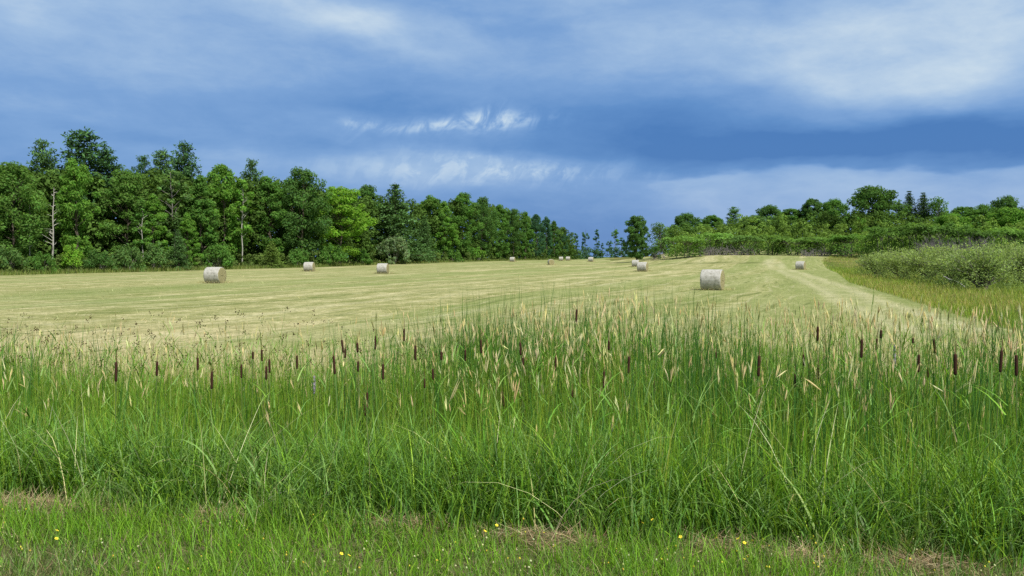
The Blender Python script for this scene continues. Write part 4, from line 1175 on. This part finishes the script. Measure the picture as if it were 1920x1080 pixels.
for px, d, turn, bs, lab in BALES:
    c = gpoint(px, d); k = 420
    a = R.uniform(0, 6.28, k); r = np.sqrt(R.uniform(0.05, 1.0, k)) * 1.35
    bx = c.x + np.cos(a) * r * 1.15; by = c.y + np.sin(a) * r
    PB = np.stack([bx, by, height(bx, by) + R.random(k) * 0.10], -1)
    add_blades(S, PB, R.uniform(0.12, 0.38, k), R.uniform(0.006, 0.012, k) * (1 + d / 60), R.uniform(0.7, 1.5, k), R.uniform(-0.2, 0.5, k), tints(k, [(0.54, 0.48, 0.27), (0.40, 0.38, 0.17), (0.26, 0.27, 0.10)], [3, 2, 1.5]), 2, wmin=0.5)
tag(link('loose_hay', S.mesh('loose_hay', M_DRY)), 'thin raked lines of loose hay left on the mown field', 'hay', kind='stuff')

# unmown grass strip between the track and the willows, and along the forest foot
S = Soup()
n0 = 70000
y = 13 * np.exp(R.uniform(0, 1, n0) * math.log(190 / 13)); w = R.uniform(0, 1, n0)
x = edge_right(y) + w ** 1.2 * (4.5 + 0.16 * y)
P = np.stack([x, y, height(x, y)], -1); n = len(P)
sz = 1 + y / 25
yel = ss(0.35, 0.7, vnoise(x * 0.22, y * 0.07)) * (1 - ss(0.3, 0.9, w))
tt = np.where((R.random(n) < 0.06 + 0.36 * yel)[:, None], tints(n, [(0.44, 0.40, 0.15), (0.35, 0.35, 0.11), (0.46, 0.36, 0.16)], [2, 2, 1]), tints(n, [(0.19, 0.30, 0.04), (0.30, 0.39, 0.06), (0.14, 0.24, 0.035)], [2, 2, 1]))
add_blades(S, P, R.uniform(0.2, 0.5, n), R.uniform(0.004, 0.008, n) * sz, R.uniform(0, 0.4, n), R.uniform(0.1, 0.9, n), tt, 3)
n0 = 26000
px = R.uniform(-150, 1062, n0); d = np.interp(px, [-300, 0, 300, 600, 800, 900, 1000, 1060, 1120], [88, 105, 128, 165, 215, 250, 295, 340, 390]) - R.uniform(1, 7, n0)
x = (px - 960) / F * d; P = np.stack([x, d, height(x, d)], -1)
add_blades(S, P, R.uniform(0.3, 0.95, n0), R.uniform(0.03, 0.06, n0), R.uniform(0, 0.4, n0), R.uniform(0.1, 0.9, n0), tints(n0, [(0.15, 0.23, 0.05), (0.21, 0.27, 0.07), (0.27, 0.29, 0.09)], [2, 2, 1]), 2)
tag(link('unmown_grass', S.mesh('unmown_grass', M_GRASS)), 'unmown yellow green grass bordering the mown field', 'grass', kind='stuff')

# ------------------------------------------------------------------ cattails, each a plant of its own
M_SPIKE = simple_mat('cattail_felt', (0.046, 0.020, 0.012), 0.95, 90, 0.35, (1, 1, 1), 0.2)
M_STEM = simple_mat('cattail_stem', (0.12, 0.17, 0.05), 0.7, 15, 0.2)
M_TIPS = simple_mat('cattail_tip', (0.16, 0.10, 0.05), 0.9, 60, 0.3)
def make_cattail():
    root = empty('cattail')
    V, q = tubes([(np.array([(0, 0, t) for t in np.linspace(-0.03, 1, 5)]), np.linspace(0.0045, 0.003, 5))], 6)
    link('stem', mesh_np('stem', V, q, M_STEM, None, True), root)
    t = np.array([-0.5, -0.485, -0.45, -0.3, 0, 0.3, 0.45, 0.485, 0.5]); r = np.array([0.15, 0.65, 0.93, 1.0, 1.02, 1.0, 0.93, 0.65, 0.2])
    V, q = tubes([(np.stack([0 * t, 0 * t, t * 0.17], -1), r * 0.0128)], 12)
    link('spike', mesh_np('spike', V, q, M_SPIKE, None, True), root)
    t = np.linspace(0, 1, 6)
    V, q = tubes([(np.stack([0.006 * t ** 2, 0 * t, t * 0.12], -1), 0.0035 * (1 - t * 0.75))], 6)
    link('tip', mesh_np('tip', V, q, M_TIPS, None, True), root)
    for k in range(3):
        a = np.array([k * 2.1 + 0.4])
        V, q, tn, _, _ = blades(np.array([[0.008 * math.cos(a[0]), 0.008 * math.sin(a[0]), 0]]), np.array([1.5 + 0.16 * k]), np.array([0.011]), np.array([0.03 + 0.03 * k]), np.array([0.12 + 0.12 * k]), a, 6,
                                np.array([CAT[k]]), power=3.0)
        link('leaf', mesh_np('leaf', V, q, M_GRASS, tn), root)
    return root
CATG = 'cattails standing in the ditch'
cat0 = make_cattail()
for i, (px, py, ln, lean, lab) in enumerate(CATTAILS):
    o = cat0 if i == 0 else copy_tree(cat0)
    d = cattail_d(ln)
    z = EYE - (py - HOR) / F * d
    le = math.radians(lean * 1.5 + random.uniform(-2.2, 2.2))
    g = gpoint(px, d)
    Lh = max(0.5, (z - g.z) / math.cos(le))
    o.location = (g.x - math.sin(le) * Lh, g.y, g.z)
    o.rotation_euler = (0, le, 0)
    ls = (ln / F * d) / 0.17
    for ch in o.children:
        nm = ch.name.split('.')[0]
        if nm == 'stem': ch.scale = (1, 1, Lh + 0.02)
        elif nm == 'spike':
            ch.location = (0, 0, Lh); fat = random.uniform(0.78, 1.02); ch.scale = (fat, fat, ls)
        elif nm == 'tip': ch.location = (0, 0, Lh + 0.083 * ls)
        elif nm == 'leaf':
            ch.rotation_euler = (0, 0, random.uniform(0, 6.28)); ch.scale = (1, 1, Lh / 1.5 * random.uniform(0.95, 1.15))
    tag(o, lab, 'cattail', CATG)

# ------------------------------------------------------------------ small flowers
M_YEL = simple_mat('yellow_petals', (0.78, 0.66, 0.05), 0.6, 40, 0.12)
M_WHT = simple_mat('white_petals', (0.74, 0.76, 0.72), 0.6, 40, 0.08)
M_EYE = simple_mat('flower_centre', (0.50, 0.36, 0.03), 0.8, 40, 0.2)
M_LIL = simple_mat('lilac_petals', (0.24, 0.21, 0.27), 0.8, 40, 0.3)
def make_flower(name, mat, rad):
    root = empty(name)
    V, q = tubes([(np.array([(0, 0, t) for t in np.linspace(-0.01, 1, 4)]), np.full(4, 0.0016))], 5)
    link('stem', mesh_np('stem', V, q, M_STEM, None, True), root)
    V, Q = [], []
    for k in range(5):
        a = k / 5 * 6.283
        ca, sa = math.cos(a), math.sin(a)
        pts = [(0.12, -0.12, 0), (0.12, 0.12, 0), (0.75, 0.40, 0.22), (1.0, 0.0, 0.32), (0.75, -0.40, 0.22)]
        V += [((x * ca - y * sa) * rad, (x * sa + y * ca) * rad, z * rad) for x, y, z in pts]
        Q.append([k * 5 + j for j in range(5)])
    link('petals', mesh_np('petals', np.array(V), np.array(Q), mat), root)
    t = np.linspace(-1, 1, 6)
    V, q = tubes([(np.stack([0 * t, 0 * t, t * rad * 0.22 + rad * 0.15], -1), np.sqrt(1.02 - t ** 2) * rad * 0.3)], 8)
    link('centre', mesh_np('centre', V, q, M_EYE, None, True), root)
    return root
FL = [  # px, py, colour, label
 (97, 1001, 'y', 'upper yellow flower of the pair at the lower left'), (97, 1016, 'y', 'lower yellow flower of the pair at the lower left'),
 (637, 1045, 'y', 'left one of two small yellow flowers in the verge left of centre'), (648, 1049, 'y', 'right one of two small yellow flowers in the verge left of centre'),
 (930, 992, 'y', 'pale yellow flower highest above the bare straw spot at the middle'), (907, 1003, 'y', 'yellow flower left of the highest one above the middle straw spot'),
 (963, 1012, 'y', 'yellow flower low beside the middle straw spot'),
 (1185, 971, 'y', 'yellow flower farthest left of the row against the dark grass'), (1209, 987, 'y', 'lowest yellow flower of the row against the dark grass'),
 (1226, 980, 'y', 'third yellow flower of the row against the dark grass'), (1254, 981, 'y', 'brightest yellow flower, right end of the row against the dark grass'),
 (1283, 1013, 'y', 'single yellow flower between the dark grass row and the right straw spot'), (1350, 1016, 'y', 'yellow flower left of the tight trio'),
 (1389, 1018, 'y', 'top flower of the tight yellow trio'), (1382, 1026, 'y', 'lower left flower of the tight yellow trio'), (1399, 1024, 'y', 'right flower of the tight yellow trio'),
 (1537, 988, 'y', 'tall yellow flower on a thick stem at the right'), (1528, 1018, 'y', 'yellow flower below the tall one at the right'), (1552, 969, 'y', 'small yellow flower above the tall one at the right'),
 (340, 907, 'w', 'left small white flower above the left straw clump'), (362, 912, 'w', 'middle small white flower above the left straw clump'), (391, 915, 'w', 'right, largest white flower above the left straw clump'),
]
protoF = {'y': make_flower('yellow_flower', M_YEL, 0.0105), 'w': make_flower('white_flower', M_WHT, 0.009)}
usedF = set()
for px, py, c, lab in FL:
    o = protoF[c] if c not in usedF else copy_tree(protoF[c]); usedF.add(c)
    d = EYE / ((py - HOR) / F) - 0.42
    v = 4.72
    z = EYE - (py - HOR) / F * d
    g = gpoint(px, d); Lh = max(0.05, z - g.z)
    o.location = g; o.rotation_euler = (random.uniform(-0.06, 0.06), random.uniform(-0.06, 0.06), random.uniform(0, 6))
    for ch in o.children:
        nm = ch.name.split('.')[0]
        if nm == 'stem': ch.scale = (1, 1, Lh)
        else: ch.location = (0, 0, Lh); ch.rotation_euler = (0.55 if nm != 'stem' else 0, 0, 0)
    tag(o, lab, 'flower', 'yellow flowers in the verge' if c == 'y' else 'white flowers above the straw clump')
# clover and buttercup specks nobody could count
S = Soup()
n0 = 360
y = R.uniform(3.9, 4.75, n0); x = R.uniform(-3.2, 3.2, n0)
ok = R.random(n0) < ss(0.40, 0.7, vnoise(x * 1.3 + 1, y * 2)); x, y = x[ok], y[ok]; n = len(x)
P = np.stack([x, y, height(x, y) + R.uniform(0.05, 0.12, n)], -1)
D = unit(n, R) * 0.3 + np.array([0, 0, 1.0]); D /= np.linalg.norm(D, axis=1, keepdims=True)
S.add(*spindles(P, D, R.uniform(0.008, 0.013, n), R.uniform(0.004, 0.0065, n), tints(n, [(0.72, 0.72, 0.45), (0.75, 0.66, 0.10), (0.55, 0.60, 0.25)], [2, 2, 1], 0.1)))
tag(link('clover_blossom', S.mesh('clover_blossom', M_DRY)), 'tiny pale clover and buttercup specks in the verge', 'blossom', kind='stuff')

# faded lilac flower spikes
LIL = [(587, 722, 34, 'faded lilac flower spike left of the long leaning cattail'), (1680, 668, 44, 'greyish lilac flower spike right of the twin short cattails'), (1575, 735, 36, 'dull lilac flower spike low in the green right of centre')]
lil0 = None
for px, py, ln, lab in LIL:
    d = 8.0; z = EYE - (py - HOR) / F * d; g = gpoint(px, d); Lh = z - g.z
    if lil0 is None:
        o = lil0 = empty('purple_spike')
        V, q = tubes([(np.array([(0, 0, t) for t in np.linspace(-0.02, 1, 4)]), np.full(4, 0.003))], 5)
        link('stem', mesh_np('stem', V, q, M_STEM, None, True), o)
        k = 150; zz = R.uniform(-0.5, 0.5, k); rr = 0.014 * (1 - np.abs(zz))
        an = R.uniform(0, 6.28, k)
        C = np.stack([np.cos(an) * rr, np.sin(an) * rr, zz * 0.2], -1)
        V, q = leafquads(C, np.stack([np.cos(an), np.sin(an), np.full(k, 0.3)], -1), R.uniform(0.008, 0.014, k), 0.8)
        link('blossoms', mesh_np('blossoms', V, q, M_LIL), o)
    else: o = copy_tree(lil0)
    o.location = g
    for ch in o.children:
        if ch.name.startswith('stem'): ch.scale = (1, 1, Lh)
        else: ch.location = (0, 0, Lh); ch.scale = (1, 1, ln / F * d / 0.2)
    tag(o, lab, 'flower', 'faded lilac flower spikes in the ditch')

# ------------------------------------------------------------------ sky and light
SUN_EL = math.radians(53); SUN_AZ = math.radians(142)     # azimuth clockwise from the view direction
w = bpy.data.worlds.new('World'); sc.world = w; w.use_nodes = True
nt = w.node_tree; nt.nodes.clear(); b = NB(nt)
out = nt.nodes.new('ShaderNodeOutputWorld'); bg = nt.nodes.new('ShaderNodeBackground')
sky = nt.nodes.new('ShaderNodeTexSky'); sky.sky_type = 'NISHITA'; sky.sun_disc = False
sky.sun_elevation = SUN_EL; sky.sun_rotation = SUN_AZ; sky.air_density = 1.2; sky.dust_density = 0.6
tc = nt.nodes.new('ShaderNodeTexCoord'); dv = tc.outputs['Generated']
X, Y, Z = b.sep(dv)
az = b.math('ARCTAN2', X, Y)
el = b.math('ARCTAN2', Z, b.math('SQRT', b.add(b.mul(X, X), b.mul(Y, Y))))
def AE(px, py):
    a = math.atan((px - 960) / F); return a, math.atan((HOR - py) / F * math.cos(a))
# cloud detail on stretched direction coordinates
dom = b.xyz(b.mul(az, 1.0), b.mul(el, 2.6), 0.37)
wa = b.sub(b.noise(dom, 3.2, 4, 0.55), 0.5)
dom2 = b.xyz(b.add(az, 5.3), b.mul(el, 3.2), 1.7)
we = b.sub(b.noise(dom2, 4.0, 5, 0.55), 0.5)
az2 = b.add(az, b.mul(wa, 0.16)); el2 = b.add(el, b.mul(we, 0.075))
def gauss(px, py, sx, sy, amp, rot=0.0, A=az2, E=el2):
    """soft cloud centred on a direction; widths in photo pixels"""
    a0, e0 = AE(px, py); da = b.sub(A, a0); de = b.sub(E, e0)
    if rot:
        c, s = math.cos(rot), math.sin(rot)
        da, de = b.add(b.mul(da, c), b.mul(de, s)), b.sub(b.mul(de, c), b.mul(da, s))
    u = b.mul(da, F / sx); v = b.mul(de, F / sy)
    r2 = b.add(b.mul(u, u), b.mul(v, v))
    return b.mul(b.math('EXPONENT', b.mul(r2, -1.0)), amp)
B = b.maprange(el, 0.05, 0.75, 0.36, 0.80, True)
for g in [(150, 70, 420, 110, 0.16), (60, 215, 260, 26, 0.10), (620, 20, 300, 34, 0.20, -0.22), (720, 70, 150, 26, 0.12, -0.35),
           (940, 190, 360, 50, -0.10), (420, 255, 500, 22, -0.08), (1200, 110, 260, 44, 0.06), (1330, 55, 300, 50, 0.08),
           (1740, 95, 330, 90, 0.30), (1540, 160, 320, 70, 0.14), (1250, 195, 150, 44, -0.22), (1230, 260, 240, 55, -0.18),
           (1480, 270, 330, 44, -0.30), (1820, 252, 330, 30, -0.32), (1000, 235, 260, 30, -0.05), (700, 205, 420, 24, -0.06),
           (850, 318, 360, 34, 0.20), (980, 300, 240, 22, 0.08), (1620, 370, 480, 40, 0.02), (450, 300, 300, 24, 0.05), (1100, 430, 300, 36, -0.16), (640, 340, 260, 26, 0.06)]:
    B = b.add(B, gauss(*g))
det = b.noise(b.xyz(b.mul(az, 1.0), b.mul(el, 3.4), 4.4), 5.0, 7, 0.58)
B = b.add(B, b.mul(b.sub(det, 0.5), 0.40))
det3 = b.noise(b.xyz(b.mul(az, 1.0), b.mul(el, 2.2), 7.7), 11.0, 8, 0.62, 0.4)
B = b.add(B, b.mul(b.sub(det3, 0.5), 0.26))
det2 = b.noise(b.xyz(b.add(b.mul(az, 1.0), b.mul(el, 0.8)), b.mul(el, 1.6), 9.1), 16.0, 5, 0.6)
B = b.add(B, b.mul(b.mul(b.sub(det2, 0.5), 0.22), b.maprange(B, 0.35, 0.7)))
# the small bright torn cloud
tornm = b.add(b.add(gauss(850, 240, 120, 13, 1.1, 0.16), gauss(945, 215, 50, 26, 1.0, 0.2)), b.add(gauss(690, 243, 60, 12, 0.7), gauss(1010, 215, 70, 24, 0.35)))
tn = b.noise(b.xyz(b.sub(az, b.mul(el, 0.5)), b.mul(el, 0.8), 2.2), 40.0, 6, 0.62, 0.6)
torn = b.mul(tornm, b.add(b.maprange(tn, 0.34, 0.64), 0.22))
B = b.add(B, b.mul(torn, 0.34))
B = b.add(B, b.mul(b.mul(gauss(930, 318, 260, 24, 1.0), b.maprange(tn, 0.42, 0.62)), 0.20))
# lower edge of the dark bank: below it the paler lavender air
edge = b.add(b.sub(el2, AE(1500, 318)[1]), b.mul(b.sub(az2, AE(1500, 318)[0]), -0.02))
low = b.mul(b.maprange(edge, -0.006, 0.002, 1, 0), b.maprange(az2, AE(1120, 0)[0], AE(1280, 0)[0], 0, 1))
B = b.add(B, b.mul(low, 0.20))
col = b.ramp(B, [(0.02, (0.056, 0.190, 0.495)), (0.25, (0.108, 0.270, 0.590)), (0.45, (0.195, 0.370, 0.680)), (0.66, (0.357, 0.530, 0.770)), (0.85, (0.57, 0.715, 0.845)), (1.0, (0.74, 0.82, 0.87))])
lav = b.mix(b.math('MULTIPLY', b.maprange(el, 0.02, 0.13, 1.0, 0.0), 0.45), col, b.mix(1.0, col, (1.12, 0.98, 1.0, 1), 'MULTIPLY'))
# overhead and behind the clouds are whiter
over = b.math('MAXIMUM', b.maprange(el, 0.45, 0.9), b.maprange(Y, 0.1, -0.5))
lav = b.mix(b.mul(over, 0.75), lav, (0.62, 0.66, 0.69, 1))
cl10 = b.mix(1.0, lav, (9.0, 8.85, 8.9, 1), 'MULTIPLY')
fin = b.mix(0.93, sky.outputs[0], cl10)
nt.links.new(fin, bg.inputs['Color']); bg.inputs['Strength'].default_value = 0.1
nt.links.new(bg.outputs[0], out.inputs[0])

sun = bpy.data.lights.new('sun', 'SUN'); sun.energy = 5.0; sun.angle = math.radians(0.6); sun.color = (1.0, 0.95, 0.86)
so = bpy.data.objects.new('sun', sun); COL.objects.link(so)
tosun = Vector((math.sin(SUN_AZ) * math.cos(SUN_EL), math.cos(SUN_AZ) * math.cos(SUN_EL), math.sin(SUN_EL)))
so.rotation_euler = tosun.to_track_quat('Z', 'Y').to_euler(); so.location = (20, -20, 60)

cam = bpy.data.cameras.new('camera'); co = bpy.data.objects.new('camera', cam); COL.objects.link(co)
cam.sensor_width = 36.0; cam.lens = 36.0 * F / 1920.0; cam.clip_end = 9000; cam.clip_start = 0.05
co.location = (0, 0, EYE); co.rotation_euler = (math.radians(90) - math.atan(60.0 / F), 0, 0)
sc.camera = co
sc.view_settings.view_transform = 'Standard'; sc.view_settings.look = 'None'; sc.view_settings.exposure = 0.15; sc.view_settings.gamma = 1.0
sc.render.engine = 'CYCLES'
sc.cycles.max_bounces = 6; sc.cycles.diffuse_bounces = 3; sc.cycles.transmission_bounces = 4; sc.cycles.transparent_max_bounces = 8
sc.cycles.use_denoising = False
